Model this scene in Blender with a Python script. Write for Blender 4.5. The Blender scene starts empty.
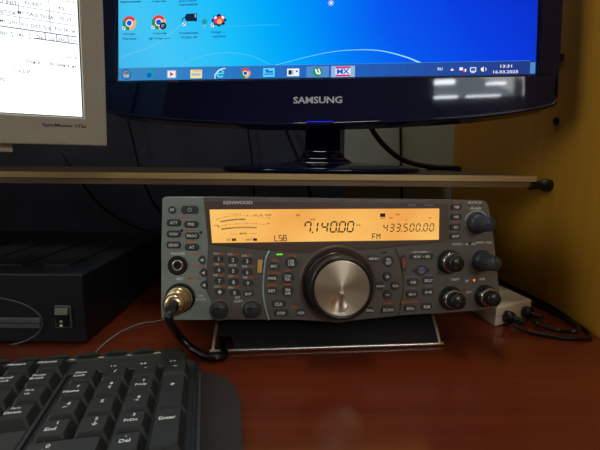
import bpy, bmesh, math, random
from math import radians as R, sin, cos, pi
from mathutils import Matrix, Vector, Euler
random.seed(7)
scene = bpy.context.scene
COL = scene.collection
MM = 0.001

# ------------------------------------------------------------------ materials
def srgb(r, g, b):
    def f(c):
        c /= 255.0
        return c / 12.92 if c <= 0.04045 else ((c + 0.055) / 1.055) ** 2.4
    return (f(r), f(g), f(b), 1)

def mat(name, col, rough=0.5, metal=0.0, var=0.0, scale=60, bump=0.0, spec=0.5, coat=0.0, aniso=0.0, bscale=None):
    m = bpy.data.materials.new(name); m.use_nodes = True
    nt = m.node_tree; b = nt.nodes['Principled BSDF']
    b.inputs['Base Color'].default_value = col
    b.inputs['Roughness'].default_value = rough
    b.inputs['Metallic'].default_value = metal
    b.inputs['Specular IOR Level'].default_value = spec
    b.inputs['Coat Weight'].default_value = coat
    b.inputs['Coat Roughness'].default_value = 0.08
    if var or bump:
        tc = nt.nodes.new('ShaderNodeTexCoord')
        n = nt.nodes.new('ShaderNodeTexNoise'); n.inputs['Scale'].default_value = scale; n.inputs['Detail'].default_value = 4
        nt.links.new(tc.outputs['Object'], n.inputs['Vector'])
        if var:
            r = nt.nodes.new('ShaderNodeValToRGB')
            r.color_ramp.elements[0].color = tuple(c * (1 - var) for c in col[:3]) + (1,)
            r.color_ramp.elements[1].color = tuple(min(1, c * (1 + var)) for c in col[:3]) + (1,)
            r.color_ramp.elements[0].position = 0.3; r.color_ramp.elements[1].position = 0.7
            nt.links.new(n.outputs['Fac'], r.inputs['Fac']); nt.links.new(r.outputs['Color'], b.inputs['Base Color'])
        if bump:
            n2 = nt.nodes.new('ShaderNodeTexNoise'); n2.inputs['Scale'].default_value = bscale or scale * 8
            nt.links.new(tc.outputs['Object'], n2.inputs['Vector'])
            bp = nt.nodes.new('ShaderNodeBump'); bp.inputs['Strength'].default_value = bump; bp.inputs['Distance'].default_value = 0.0005
            nt.links.new(n2.outputs['Fac'], bp.inputs['Height']); nt.links.new(bp.outputs['Normal'], b.inputs['Normal'])
    return m

def emit(name, col, strength=1.0):
    m = bpy.data.materials.new(name); m.use_nodes = True
    nt = m.node_tree; nt.nodes.clear()
    e = nt.nodes.new('ShaderNodeEmission'); e.inputs['Color'].default_value = col; e.inputs['Strength'].default_value = strength
    o = nt.nodes.new('ShaderNodeOutputMaterial'); nt.links.new(e.outputs[0], o.inputs['Surface'])
    return m

def wood(name, c1, c2, rough, axis_scale, spec=0.5, bumpy=0.0, coat=0.0):
    m = bpy.data.materials.new(name); m.use_nodes = True
    nt = m.node_tree; b = nt.nodes['Principled BSDF']
    tc = nt.nodes.new('ShaderNodeTexCoord'); mp = nt.nodes.new('ShaderNodeMapping'); mp.inputs['Scale'].default_value = axis_scale
    n = nt.nodes.new('ShaderNodeTexNoise'); n.inputs['Scale'].default_value = 1.0; n.inputs['Detail'].default_value = 8; n.inputs['Roughness'].default_value = 0.65
    n.inputs['Distortion'].default_value = 0.6
    r = nt.nodes.new('ShaderNodeValToRGB'); r.color_ramp.elements[0].color = c1; r.color_ramp.elements[1].color = c2
    r.color_ramp.elements[0].position = 0.3; r.color_ramp.elements[1].position = 0.72
    nt.links.new(tc.outputs['Object'], mp.inputs['Vector']); nt.links.new(mp.outputs[0], n.inputs['Vector'])
    nt.links.new(n.outputs['Fac'], r.inputs['Fac']); nt.links.new(r.outputs['Color'], b.inputs['Base Color'])
    b.inputs['Roughness'].default_value = rough; b.inputs['Specular IOR Level'].default_value = spec
    b.inputs['Coat Weight'].default_value = coat
    if bumpy:
        bp = nt.nodes.new('ShaderNodeBump'); bp.inputs['Strength'].default_value = bumpy; bp.inputs['Distance'].default_value = 0.0004
        nt.links.new(n.outputs['Fac'], bp.inputs['Height']); nt.links.new(bp.outputs['Normal'], b.inputs['Normal'])
    return m

M = {}
M['desk'] = wood('cherry laminate', srgb(96, 40, 21), srgb(120, 53, 28), 0.16, (3, 45, 20), spec=0.35, bumpy=0.04)
M['ochre'] = wood('ochre beech laminate', srgb(196, 138, 40), srgb(212, 156, 50), 0.4, (20, 20, 3), spec=0.3)
M['shelf_edge'] = wood('shelf edge band', srgb(226, 188, 120), srgb(248, 214, 150), 0.5, (10, 200, 200))
M['shelf_top'] = wood('shelf laminate', srgb(66, 54, 44), srgb(80, 66, 54), 0.45, (3, 40, 20))
M['shelf_low'] = wood('shelf lower edge', srgb(130, 106, 78), srgb(150, 124, 92), 0.55, (10, 120, 120))
M['brown_board'] = wood('brown board', srgb(88, 60, 34), srgb(104, 72, 40), 0.6, (3, 20, 30))
M['pale_board'] = mat('pale grey green board', srgb(196, 212, 200), 0.7, var=0.08, scale=14)
M['navy_wall'] = mat('dark blue wallpaper', srgb(78, 88, 112), 0.8, var=0.2, scale=12)
M['wall'] = mat('room wall paint', srgb(190, 180, 160), 0.8, var=0.05, scale=6)
M['ceiling'] = mat('ceiling paint', srgb(215, 210, 200), 0.9)
M['floor'] = wood('floor boards', srgb(90, 60, 38), srgb(120, 82, 52), 0.4, (2, 20, 2))
M['glow_tinted_black'] = mat('gloss black with painted screen glow', srgb(12, 18, 56), 0.04, spec=0.5)  # black plastic; the screen's blue glow is painted into its colour
M['black'] = mat('black plastic', srgb(22, 22, 24), 0.45, bump=0.1, scale=80)
M['satin_black'] = mat('satin black rubber', srgb(20, 20, 21), 0.35)
M['mat_black'] = mat('black mat foam', srgb(46, 38, 34), 0.75, var=0.15, scale=40, bump=0.4, bscale=1500)
M['cable'] = mat('black cable sheath', srgb(16, 16, 18), 0.28)
M['dark_cable'] = mat('dark cable sheath', srgb(20, 20, 26), 0.5)
M['grey_cable'] = mat('grey cable sheath', srgb(150, 145, 138), 0.45)
M['beige'] = mat('beige monitor plastic', srgb(214, 204, 178), 0.55, var=0.03, scale=30, bump=0.1, bscale=2500)
M['dark_print'] = mat('dark grey print', srgb(62, 60, 62), 0.5)
M['logo_silver'] = mat('silver logo', srgb(245, 245, 252), 0.35, metal=0.3)
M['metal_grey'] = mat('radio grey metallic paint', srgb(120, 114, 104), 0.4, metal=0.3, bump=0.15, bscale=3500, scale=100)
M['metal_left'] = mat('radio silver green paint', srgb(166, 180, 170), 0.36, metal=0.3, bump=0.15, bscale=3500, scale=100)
M['radio_case'] = mat('radio case paint', srgb(40, 40, 42), 0.6)
M['surround'] = mat('display surround plastic', srgb(108, 90, 80), 0.4, metal=0.2)
M['button'] = mat('radio button rubber', srgb(74, 78, 79), 0.42)
M['button_rim'] = mat('button recess', srgb(30, 29, 28), 0.5)
M['knob'] = mat('knob rubber', srgb(58, 64, 68), 0.4)
M['knob_gloss'] = mat('gloss knob rubber', srgb(36, 36, 36), 0.22)
M['chrome'] = mat('chrome', srgb(225, 222, 215), 0.14, metal=1.0)
M['steel_wire'] = mat('steel wire', srgb(225, 215, 200), 0.25, metal=0.9)
M['brass'] = mat('nickel brass connector', srgb(214, 190, 150), 0.25, metal=1.0)
M['gold'] = mat('gold key', srgb(250, 205, 120), 0.4, metal=0.2)
M['white_print'] = mat('white print', srgb(250, 248, 240), 0.5)
M['orange_print'] = mat('orange print', srgb(235, 120, 50), 0.5)
M['violet_print'] = mat('violet print', srgb(150, 140, 190), 0.5)
M['arc_blue'] = mat('pale blue chrome strip', srgb(190, 225, 230), 0.3, metal=0.3)
M['lcd_print'] = mat('lcd segment', srgb(60, 30, 10), 0.6)
M['keycap'] = mat('keycap plastic', srgb(48, 50, 44), 0.42, bump=0.25, bscale=2600, scale=60)
M['key_body'] = mat('keyboard body plastic', srgb(50, 52, 45), 0.5, bump=0.2, bscale=2200, scale=60)
M['key_well'] = mat('keyboard well', srgb(14, 14, 15), 0.6)
M['key_print'] = mat('key legend', srgb(250, 250, 240), 0.5)
M['psu'] = mat('power supply paint', srgb(26, 30, 33), 0.42, bump=0.2, bscale=1500, scale=60)
M['psu_line'] = mat('power supply trim', srgb(92, 98, 102), 0.35)
M['switch_lit'] = mat('rocker switch', srgb(118, 118, 96), 0.4)
M['white_box'] = mat('off white plastic', srgb(245, 236, 212), 0.45, var=0.02, scale=40)
M['window_frame'] = mat('white window frame', srgb(225, 225, 225), 0.4)
M['green_led'] = emit('green indicator', srgb(120, 220, 60), 1.0)
M['orange_led'] = emit('orange indicator', srgb(240, 140, 40), 0.9)
M['blue_led'] = emit('blue power light', srgb(40, 50, 230), 1.0)
M['paper_screen'] = emit('lit white window', srgb(245, 253, 255), 1.5)
M['scr_line'] = emit('screen grey line', srgb(96, 108, 114), 1)
M['scr_dark'] = emit('screen dark text', srgb(60, 72, 78), 1)
M['scr_pale'] = emit('screen pale grey', srgb(226, 234, 238), 1)

def dial_metal():
    m = bpy.data.materials.new('spun aluminium'); m.use_nodes = True
    nt = m.node_tree; b = nt.nodes['Principled BSDF']
    b.inputs['Base Color'].default_value = srgb(235, 222, 195); b.inputs['Metallic'].default_value = 1; b.inputs['Roughness'].default_value = 0.42
    b.inputs['Anisotropic'].default_value = 0.8; b.inputs['Anisotropic Rotation'].default_value = 0.25
    t = nt.nodes.new('ShaderNodeTangent'); t.direction_type = 'RADIAL'; t.axis = 'Z'
    nt.links.new(t.outputs[0], b.inputs['Tangent'])
    return m
M['spun'] = dial_metal()

def display_mat():
    m = bpy.data.materials.new('backlit amber lcd'); m.use_nodes = True
    nt = m.node_tree; nt.nodes.clear()
    tc = nt.nodes.new('ShaderNodeTexCoord'); n = nt.nodes.new('ShaderNodeTexNoise'); n.inputs['Scale'].default_value = 14
    nt.links.new(tc.outputs['Object'], n.inputs['Vector'])
    r = nt.nodes.new('ShaderNodeValToRGB'); r.color_ramp.elements[0].color = srgb(240, 166, 80); r.color_ramp.elements[1].color = srgb(255, 200, 110)
    r.color_ramp.elements[0].position = 0.35; r.color_ramp.elements[1].position = 0.65
    nt.links.new(n.outputs['Fac'], r.inputs['Fac'])
    e = nt.nodes.new('ShaderNodeEmission'); nt.links.new(r.outputs[0], e.inputs['Color']); e.inputs['Strength'].default_value = 1.0
    o = nt.nodes.new('ShaderNodeOutputMaterial'); nt.links.new(e.outputs[0], o.inputs['Surface'])
    return m
M['lcd'] = display_mat()

def desktop_mat():
    # wallpaper shown on the lit screen: cyan on the left turning to deep blue on the right
    m = bpy.data.materials.new('lit desktop wallpaper'); m.use_nodes = True
    nt = m.node_tree; nt.nodes.clear(); L = nt.links
    tc = nt.nodes.new('ShaderNodeTexCoord'); sx = nt.nodes.new('ShaderNodeSeparateXYZ'); L.new(tc.outputs['Object'], sx.inputs[0])
    n = nt.nodes.new('ShaderNodeTexNoise'); n.inputs['Scale'].default_value = 6; n.inputs['Detail'].default_value = 1
    L.new(tc.outputs['Object'], n.inputs['Vector'])
    a = nt.nodes.new('ShaderNodeMath'); a.operation = 'MULTIPLY_ADD'; L.new(n.outputs['Fac'], a.inputs[0]); a.inputs[1].default_value = 0.06; L.new(sx.outputs['X'], a.inputs[2])
    b = nt.nodes.new('ShaderNodeMath'); b.operation = 'MULTIPLY_ADD'; L.new(sx.outputs['Z'], b.inputs[0]); b.inputs[1].default_value = 0.45; L.new(a.outputs[0], b.inputs[2])
    mr = nt.nodes.new('ShaderNodeMapRange'); mr.inputs['From Min'].default_value = 0.03; mr.inputs['From Max'].default_value = 0.47
    L.new(b.outputs[0], mr.inputs['Value'])
    r = nt.nodes.new('ShaderNodeValToRGB'); cr = r.color_ramp
    cr.elements[0].position = 0.0; cr.elements[0].color = srgb(66, 184, 236)
    cr.elements[1].position = 1.0; cr.elements[1].color = srgb(10, 48, 205)
    for p, c in ((0.12, (66, 198, 246)), (0.3, (24, 190, 250)), (0.42, (0, 168, 250)), (0.56, (0, 128, 248)), (0.7, (8, 88, 240)), (0.84, (10, 62, 226))):
        e = cr.elements.new(p); e.color = srgb(*c)
    L.new(mr.outputs[0], r.inputs['Fac'])
    e = nt.nodes.new('ShaderNodeEmission'); L.new(r.outputs[0], e.inputs['Color'])
    o = nt.nodes.new('ShaderNodeOutputMaterial'); L.new(e.outputs[0], o.inputs['Surface'])
    return m
M['desktop'] = desktop_mat()
for nm, c in dict(e_task=(44, 98, 176), e_task_hi=(80, 140, 205), e_cyan=(90, 215, 245), e_white=(240, 245, 250), e_navy=(16, 30, 70), e_text=(20, 60, 100), e_red=(222, 70, 60),
                  e_green=(40, 140, 90), e_yellow=(240, 178, 110), e_blue=(20, 90, 225), e_teal=(30, 160, 150), e_pink=(215, 60, 120), e_cream=(245, 225, 160),
                  e_dark=(22, 40, 66), e_swoosh=(150, 225, 255), e_soft=(110, 205, 240), e_mid=(60, 190, 245), e_ltask=(150, 185, 225), e_grey=(170, 190, 205)).items():
    M[nm] = emit(nm, srgb(*c), 1.0)

# ------------------------------------------------------------------ mesh builder
_txt = {}
def text_mesh(s, off=0.014):
    key = (s, off)
    if key not in _txt:
        cu = bpy.data.curves.new('t', 'FONT'); cu.body = s; cu.size = 1.0; cu.resolution_u = 2; cu.offset = off; cu.align_x = 'CENTER'; cu.align_y = 'CENTER'
        o = bpy.data.objects.new('t', cu); COL.objects.link(o)
        dg = bpy.context.evaluated_depsgraph_get(); dg.update()
        me = bpy.data.meshes.new_from_object(o.evaluated_get(dg))
        vs = [v.co.copy() for v in me.vertices]; fs = [list(p.vertices) for p in me.polygons]
        bpy.data.objects.remove(o); bpy.data.curves.remove(cu); bpy.data.meshes.remove(me)
        if vs:
            x0 = min(v.x for v in vs); x1 = max(v.x for v in vs); y0 = min(v.y for v in vs); y1 = max(v.y for v in vs)
            for v in vs: v.x -= (x0 + x1) / 2; v.y -= (y0 + y1) / 2
            _txt[key] = (vs, fs, x1 - x0, y1 - y0)
        else: _txt[key] = ([], [], 1, 1)
    return _txt[key]

class MB:
    """collects shapes (in millimetres when u=MM) into one mesh"""
    def __init__(self, u=MM): self.bm = bmesh.new(); self.mats = []; self.u = u
    def mi(self, m):
        m = M[m] if isinstance(m, str) else m
        if m not in self.mats: self.mats.append(m)
        return self.mats.index(m)
    def _take(self, b2, m, smooth=False, mtx=None):
        i = self.mi(m)
        bmesh.ops.recalc_face_normals(b2, faces=b2.faces)
        vm = {}
        for v in b2.verts:
            co = v.co if mtx is None else mtx @ v.co
            vm[v] = self.bm.verts.new(co * self.u)
        for f in b2.faces:
            try: nf = self.bm.faces.new([vm[v] for v in f.verts])
            except ValueError: continue
            nf.material_index = i; nf.smooth = smooth
        b2.free(); return self
    def prism(self, pts, a0, a1, m, bevel=0.0, axis='y', smooth=False, mtx=None, seg=2, both=False):
        """polygon pts extruded from a0 (back) to a1 (front) along an axis; the a1 end is bevelled"""
        b = bmesh.new()
        def co(p, a): return {'y': (p[0], a, p[1]), 'z': (p[0], p[1], a), 'x': (a, p[0], p[1])}[axis]
        A = [b.verts.new(co(p, a0)) for p in pts]; B = [b.verts.new(co(p, a1)) for p in pts]
        n = len(pts)
        b.faces.new(A); top = b.faces.new(B)
        for i in range(n): b.faces.new((A[i], A[(i + 1) % n], B[(i + 1) % n], B[i]))
        if bevel:
            ed = [e for e in b.edges if (e.verts[0] in B and e.verts[1] in B) or (both and e.verts[0] in A and e.verts[1] in A)]
            bmesh.ops.bevel(b, geom=ed, offset=bevel, segments=seg, profile=0.5, affect='EDGES', clamp_overlap=True)
        return self._take(b, m, smooth, mtx)
    def box(self, x0, x1, y0, y1, z0, z1, m, bevel=0.0, mtx=None, seg=2):
        b = bmesh.new(); bmesh.ops.create_cube(b, size=1)
        for v in b.verts: v.co = Vector(((x0 + x1) / 2 + v.co.x * (x1 - x0), (y0 + y1) / 2 + v.co.y * (y1 - y0), (z0 + z1) / 2 + v.co.z * (z1 - z0)))
        if bevel: bmesh.ops.bevel(b, geom=list(b.edges), offset=bevel, segments=seg, profile=0.5, affect='EDGES', clamp_overlap=True)
        return self._take(b, m, False, mtx)
    def lathe(self, prof, m, mtx=None, seg=48, smooth=True, wob=None):
        """prof: list of (r, h) along local z; wob(angle, i) scales the radius"""
        b = bmesh.new(); rings = []
        for i, (r, h) in enumerate(prof):
            if r <= 1e-6: rings.append([b.verts.new((0, 0, h))])
            else: rings.append([b.verts.new((r * (wob(2 * pi * k / seg, i) if wob else 1) * cos(2 * pi * k / seg), r * (wob(2 * pi * k / seg, i) if wob else 1) * sin(2 * pi * k / seg), h)) for k in range(seg)])
        for a, c in zip(rings, rings[1:]):
            for k in range(seg):
                q = (k + 1) % seg
                if len(a) == 1 and len(c) == 1: break
                if len(a) == 1: b.faces.new((a[0], c[k], c[q]))
                elif len(c) == 1: b.faces.new((a[k], a[q], c[0]))
                else: b.faces.new((a[k], a[q], c[q], c[k]))
        return self._take(b, m, smooth, mtx)
    def tube(self, pts, r, m, seg=10, sub=6, smooth=True, caps=True):
        P = [Vector(p) for p in pts]
        if sub > 1 and len(P) > 2:
            Q = []
            E = [P[0] * 2 - P[1]] + P + [P[-1] * 2 - P[-2]]
            for i in range(1, len(E) - 2):
                for k in range(sub):
                    t = k / sub; p0, p1, p2, p3 = E[i - 1:i + 3]
                    Q.append(0.5 * ((2 * p1) + (p2 - p0) * t + (2 * p0 - 5 * p1 + 4 * p2 - p3) * t * t + (3 * p1 - p0 - 3 * p2 + p3) * t ** 3))
            Q.append(P[-1]); P = Q
        b = bmesh.new(); rings = []; up = Vector((0.12, 0.05, 1)).normalized()
        for i, p in enumerate(P):
            d = (P[min(i + 1, len(P) - 1)] - P[max(i - 1, 0)]).normalized()
            s = d.cross(up)
            if s.length < 1e-4: s = d.cross(Vector((1, 0, 0)))
            s.normalize(); t = s.cross(d).normalized(); up = t
            rr = r if not callable(r) else r(i / (len(P) - 1))
            rings.append([b.verts.new(p + (s * cos(2 * pi * k / seg) + t * sin(2 * pi * k / seg)) * rr) for k in range(seg)])
        for a, c in zip(rings, rings[1:]):
            for k in range(seg): b.faces.new((a[k], a[(k + 1) % seg], c[(k + 1) % seg], c[k]))
        if caps: b.faces.new(rings[0]); b.faces.new(rings[-1])
        return self._take(b, m, smooth)
    def text(self, s, cx, cz, m, h=None, w=None, y=0.0, plane='y', rot=0.0, th=0.12, mtx=None):
        bold = m in ('white_print', 'orange_print', 'violet_print', 'key_print')
        vs, fs, tw, tht = text_mesh(s, 0.03 if bold else 0.014)
        if not vs: return self
        sy = h / tht if h else None; sx = w / tw if w else None
        if sy is None: sy = sx
        if sx is None: sx = sy
        c, sn = cos(rot), sin(rot); i = self.mi(m)
        def put(v):
            x, z = v.x * sx, v.y * sy; x, z = x * c - z * sn, x * sn + z * c
            p = Vector((cx + x, y, cz + z)) if plane == 'y' else Vector((cx + x, cz + z, y))
            return (mtx @ p if mtx else p) * self.u
        nv = [self.bm.verts.new(put(v)) for v in vs]
        for f in fs:
            try: nf = self.bm.faces.new([nv[k] for k in f]); nf.material_index = i
            except ValueError: pass
        return self
    def flat(self, pts, m, y=0.0):
        i = self.mi(m); f = self.bm.faces.new([self.bm.verts.new(Vector((p[0], y, p[1])) * self.u) for p in pts]); f.material_index = i
        f.normal_update()
        if f.normal.y > 0: f.normal_flip()
        return self
    def disc(self, cx, cz, r, m, y=0.0, a0=0, a1=360, r0=0, n=24, rz=None):
        rz = rz or r
        A = [R(a0 + (a1 - a0) * k / n) for k in range(n + 1)]
        if r0 == 0:
            pts = [(cx + r * cos(a), cz + rz * sin(a)) for a in A]
            if a1 - a0 < 360: pts.append((cx, cz))
            else: pts = pts[:-1]
            return self.flat(pts, m, y)
        for a, b in zip(A, A[1:]):
            self.flat([(cx + r * cos(a), cz + rz * sin(a)), (cx + r * cos(b), cz + rz * sin(b)), (cx + r0 * cos(b), cz + r0 * rz / r * sin(b)), (cx + r0 * cos(a), cz + r0 * rz / r * sin(a))], m, y)
        return self
    def rect(self, x0, x1, z0, z1, m, y=0.0): return self.flat([(x0, z0), (x1, z0), (x1, z1), (x0, z1)], m, y)
    def strip(self, pts, w, m, y=0.0):
        P = [Vector((p[0], 0, p[1])) for p in pts]; n = len(P); L = []; Rr = []
        for i, p in enumerate(P):
            d = (P[min(i + 1, n - 1)] - P[max(i - 1, 0)]).normalized(); s = Vector((-d.z, 0, d.x))
            ww = w if not callable(w) else w(i / (n - 1))
            L.append(p + s * ww / 2); Rr.append(p - s * ww / 2)
        for i in range(n - 1): self.flat([(L[i].x, L[i].z), (L[i + 1].x, L[i + 1].z), (Rr[i + 1].x, Rr[i + 1].z), (Rr[i].x, Rr[i].z)], m, y)
        return self
    def build(self, name, parent=None, loc=None, rot=None):
        me = bpy.data.meshes.new(name); self.bm.to_mesh(me); self.bm.free()
        for m in self.mats: me.materials.append(m)
        o = bpy.data.objects.new(name, me); COL.objects.link(o)
        if parent: o.parent = parent
        if loc: o.location = loc
        if rot: o.rotation_euler = rot
        return o

def thing(name, label, cat, loc=(0, 0, 0), rot=(0, 0, 0), group=None):
    o = bpy.data.objects.new(name, None); COL.objects.link(o); o.empty_display_size = 0.02
    o.location = loc; o.rotation_euler = rot; o['label'] = label; o['category'] = cat
    if group: o['group'] = group
    return o
def tag(o, label, cat, group=None):
    o['label'] = label; o['category'] = cat
    if group: o['group'] = group
    return o
def struct(o): o['kind'] = 'structure'; return o

def rr(cx, cz, w, h, r, n=4):
    """rounded rectangle outline"""
    r = min(r, w / 2 * 0.999, h / 2 * 0.999); out = []
    for sx, sz, a0 in ((1, 1, 0), (-1, 1, 90), (-1, -1, 180), (1, -1, 270)):
        for k in range(n + 1):
            a = R(a0 + 90 * k / n); out.append((cx + sx * (w / 2 - r) + r * cos(a), cz + sz * (h / 2 - r) + r * sin(a)))
    return out
def spline(pts, sub=6):
    P = [Vector((p[0], p[1])) for p in pts]; E = [P[0] * 2 - P[1]] + P + [P[-1] * 2 - P[-2]]; Q = []
    for i in range(1, len(E) - 2):
        for k in range(sub):
            t = k / sub; a, b, c, d = E[i - 1:i + 3]
            Q.append(0.5 * ((2 * b) + (c - a) * t + (2 * a - 5 * b + 4 * c - d) * t * t + (3 * b - a - 3 * c + d) * t ** 3))
    Q.append(P[-1]); return [(q.x, q.y) for q in Q]
FRONT = Matrix.Rotation(R(90), 4, 'X')      # local +z of a lathe -> -y (towards the viewer)
def at(x, y, z, extra=None):
    m = Matrix.Translation((x, y, z)) @ FRONT
    return m @ extra if extra else m

# ------------------------------------------------------------------ the room
def quad_box(name, x0, x1, y0, y1, z0, z1, m, parent=None):
    b = MB(1.0); b.box(x0, x1, y0, y1, z0, z1, m); return b.build(name, parent)
WY = -2.6
struct(quad_box('floor', -1.7, 1.9, WY - .1, .9, -.80, -.75, 'floor'))
struct(quad_box('ceiling', -1.7, 1.9, WY - .1, .9, 1.9, 1.95, 'ceiling'))
struct(quad_box('wall_back', -1.7, 1.9, .80, .9, -.75, 1.9, 'navy_wall'))
b = MB(1.0)
b.box(-1.8, -1.7, WY - .1, -1.05, -.75, 1.9, 'wall'); b.box(-1.8, -1.7, -.05, .9, -.75, 1.9, 'wall'); b.box(-1.8, -1.7, -1.05, -.05, -.75, .35, 'wall'); b.box(-1.8, -1.7, -1.05, -.05, 1.3, 1.9, 'wall')
struct(b.build('wall_left'))
struct(quad_box('wall_right', 1.9, 2.0, WY - .1, .9, -.75, 1.9, 'wall'))
WX0, WX1, WZ0, WZ1 = 0.40, 1.75, 1.30, 1.82
b = MB(1.0)
b.box(-1.7, WX0, WY - .1, WY, -.75, 1.9, 'wall'); b.box(WX1, 1.9, WY - .1, WY, -.75, 1.9, 'wall')
b.box(WX0, WX1, WY - .1, WY, -.75, WZ0, 'wall'); b.box(WX0, WX1, WY - .1, WY, WZ1, 1.9, 'wall')
struct(b.build('wall_front'))
M['daylight'] = emit('daylit window pane', srgb(214, 228, 240), 3.5)
M['bright_sky'] = emit('bright sky in window', srgb(235, 242, 250), 30)
M['blind'] = mat('white blind slat', srgb(230, 230, 230), 0.6)
w = MB(1.0)
w.box(WX0, WX1, WY - .09, WY - .08, WZ0, WZ1, 'daylight')
for x0, x1, z0, z1 in ((.46, .64, 1.355, 1.395), (.70, .96, 1.355, 1.39), (1.14, 1.45, 1.355, 1.40), (.46, .62, 1.49, 1.53), (1.15, 1.6, 1.49, 1.56), (1.25, 1.6, 1.44, 1.49), (.85, 1.0, 1.47, 1.49)):
    w.box(x0, x1, WY - .0799, WY - .0795, z0, z1, 'bright_sky')
win = struct(w.build('window_1'))
w = MB(1.0); xm = (WX0 + WX1) / 2
for x in (WX0 + .025, xm, WX1 - .025): w.box(x - .03, x + .03, WY - .075, WY - .02, WZ0, WZ1, 'window_frame', .004)
for z in (WZ0 + .025, WZ1 - .025): w.box(WX0, WX1, WY - .075, WY - .02, z - .03, z + .03, 'window_frame', .004)
w.build('window_frame', win)
w = MB(1.0); w.box(-1.79, -1.78, -1.05, -.05, .35, 1.3, 'daylight'); added_win = struct(w.build('added_side_window'))  # unseen glowing window, added to light the side panel from the left
w = MB(1.0)
for y in (-1.025, -.55, -.075): w.box(-1.775, -1.72, y - .025, y + .025, .35, 1.3, 'window_frame', .004)
for z in (.375, 1.275): w.box(-1.775, -1.72, -1.05, -.05, z - .025, z + .025, 'window_frame', .004)
w.build('window_frame', added_win)

# ------------------------------------------------------------------ the desk
PX = 0.27          # inner face of the right side panel
SZ = 0.1403        # top of the monitor shelf
SY = 0.465         # its front edge
desk = thing('computer_desk', 'reddish brown laminate desk with ochre side panel and raised monitor shelf', 'desk', (0, .4, -.75))
OFF = Vector((0, .4, -.75))
def dpart(name, boxes):
    b = MB(1.0)
    for (x0, x1, y0, y1, z0, z1, m, bv) in boxes: b.box(x0, x1, y0 - .4, y1 - .4, z0 + .75, z1 + .75, m, bv)
    return b.build(name, desk)
dpart('desktop', [(-1.0, PX, -.06, .79, -.03, 0, 'desk', .002)])
side = dpart('side_panel', [(PX, PX + .018, .21, .79, -.75, .75, 'ochre', .001)]); side['label'] = 'ochre wooden side panel'
dpart('side_panel', [(-1.018, -1.0, -.06, .79, -.75, .75, 'ochre', .001)])
sh = dpart('shelf', [(-1.0, .2525, SY + .001, .775, SZ - .0062, SZ, 'shelf_top', 0), (-1.0, .2525, SY, SY + .0012, SZ - .0062, SZ, 'shelf_edge', 0),
                     (-1.0, .2525, SY + .0016, .775, SZ - .0125, SZ - .0062, 'shelf_low', 0)])
sh['label'] = 'thin raised shelf with pale front edge'
pb = dpart('back_board', [(.078, PX, .776, .786, 0, .75, 'pale_board', 0)]); pb['label'] = 'pale grey green backing board'
bd = MB(1.0)                                     # shelf bolt, on the side panel just under the shelf end
mt = Matrix.Translation((PX, SY + .004 - .4, SZ - .0100 + .75)) @ Matrix.Rotation(R(-90), 4, 'Y')
bd.lathe([(0, 0), (.0062, 0), (.0066, .004), (.0066, .008), (.0048, .0095), (.0045, .0165), (.0052, .017), (.0052, .022), (.0045, .0235), (0, .0235)], 'black', mt, 20)
bo = bd.build('shelf_bolt', desk)
for (px, py, pz) in ((0.2700,0.4681,0.1980), (0.2700,0.4709,0.2631)):
    b = MB(1.0); mt = Matrix.Translation((PX, py - .4, pz + .75)) @ Matrix.Rotation(R(-90), 4, 'Y')
    b.lathe([(0, 0.0), (.0042, 0), (.0046, .0012), (.0040, .0022), (.0028, .0022), (.0024, .0008), (0, .0008)], 'black', mt, 20)
    b.build('screw_cap', desk)

# ------------------------------------------------------------------ the wide monitor
mon = thing('widescreen_monitor', 'glossy black widescreen monitor showing a blue desktop, standing on the shelf', 'monitor',
            (-.1875, .4588, .234), (R(-6.57), R(-.35), R(-5.5)))
OUT = [(429.0,66.5), (428.3,21.1), (427.5,-22.8), (425.5,-28.3), (420.3,-31.5), (394.6,-35.9), (358.5,-40.3), (312.5,-43.3), (265.4,-45.5), (207.4,-47.0), (147.9,-46.6), (86.7,-43.7), (52.4,-41.3), (23.9,-38.3), (-6.0,-33.8), (-14.6,-29.6), (-17.8,-19.9), (-18.8,20.6), (-17.6,81.0)]
xr = OUT[0][0]; xl = OUT[-1][0]
top = [(xl + 1, 268), (xl + 6, 274), (204, 278), (xr - 6, 274), (xr - 1, 268)]
b = MB()
outline = OUT + top
# frame: outline ring around the screen opening, built as four bevelled slabs meeting at the opening
b.prism(outline, 26, 2.5, 'glow_tinted_black', 2.0, seg=3)
b.prism([p for p in OUT[3:16]] + [(OUT[15][0], -1.5), (OUT[3][0], -1.5)], 3, -1.2, 'glow_tinted_black', 1.6, seg=3)
b.prism([(OUT[16][0], -1.5)] + [OUT[16], OUT[17], OUT[18], top[0]] + [(-1.5, 268), (-1.5, -1.5)], 3, -1.2, 'glow_tinted_black', 1.0)
b.prism([(409.5, -1.5), (409.5, 268), top[4], OUT[0], OUT[1], OUT[2], (OUT[3][0], -1.5)], 3, -1.2, 'glow_tinted_black', 1.0)
b.prism([(xl + 2, 256.5), (xr - 2, 256.5), (xr - 2, 267), (xr - 6, 272), (204, 276), (xl + 6, 272), (xl + 2, 267)], 3, -1.2, 'glow_tinted_black', 1.0)
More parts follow.
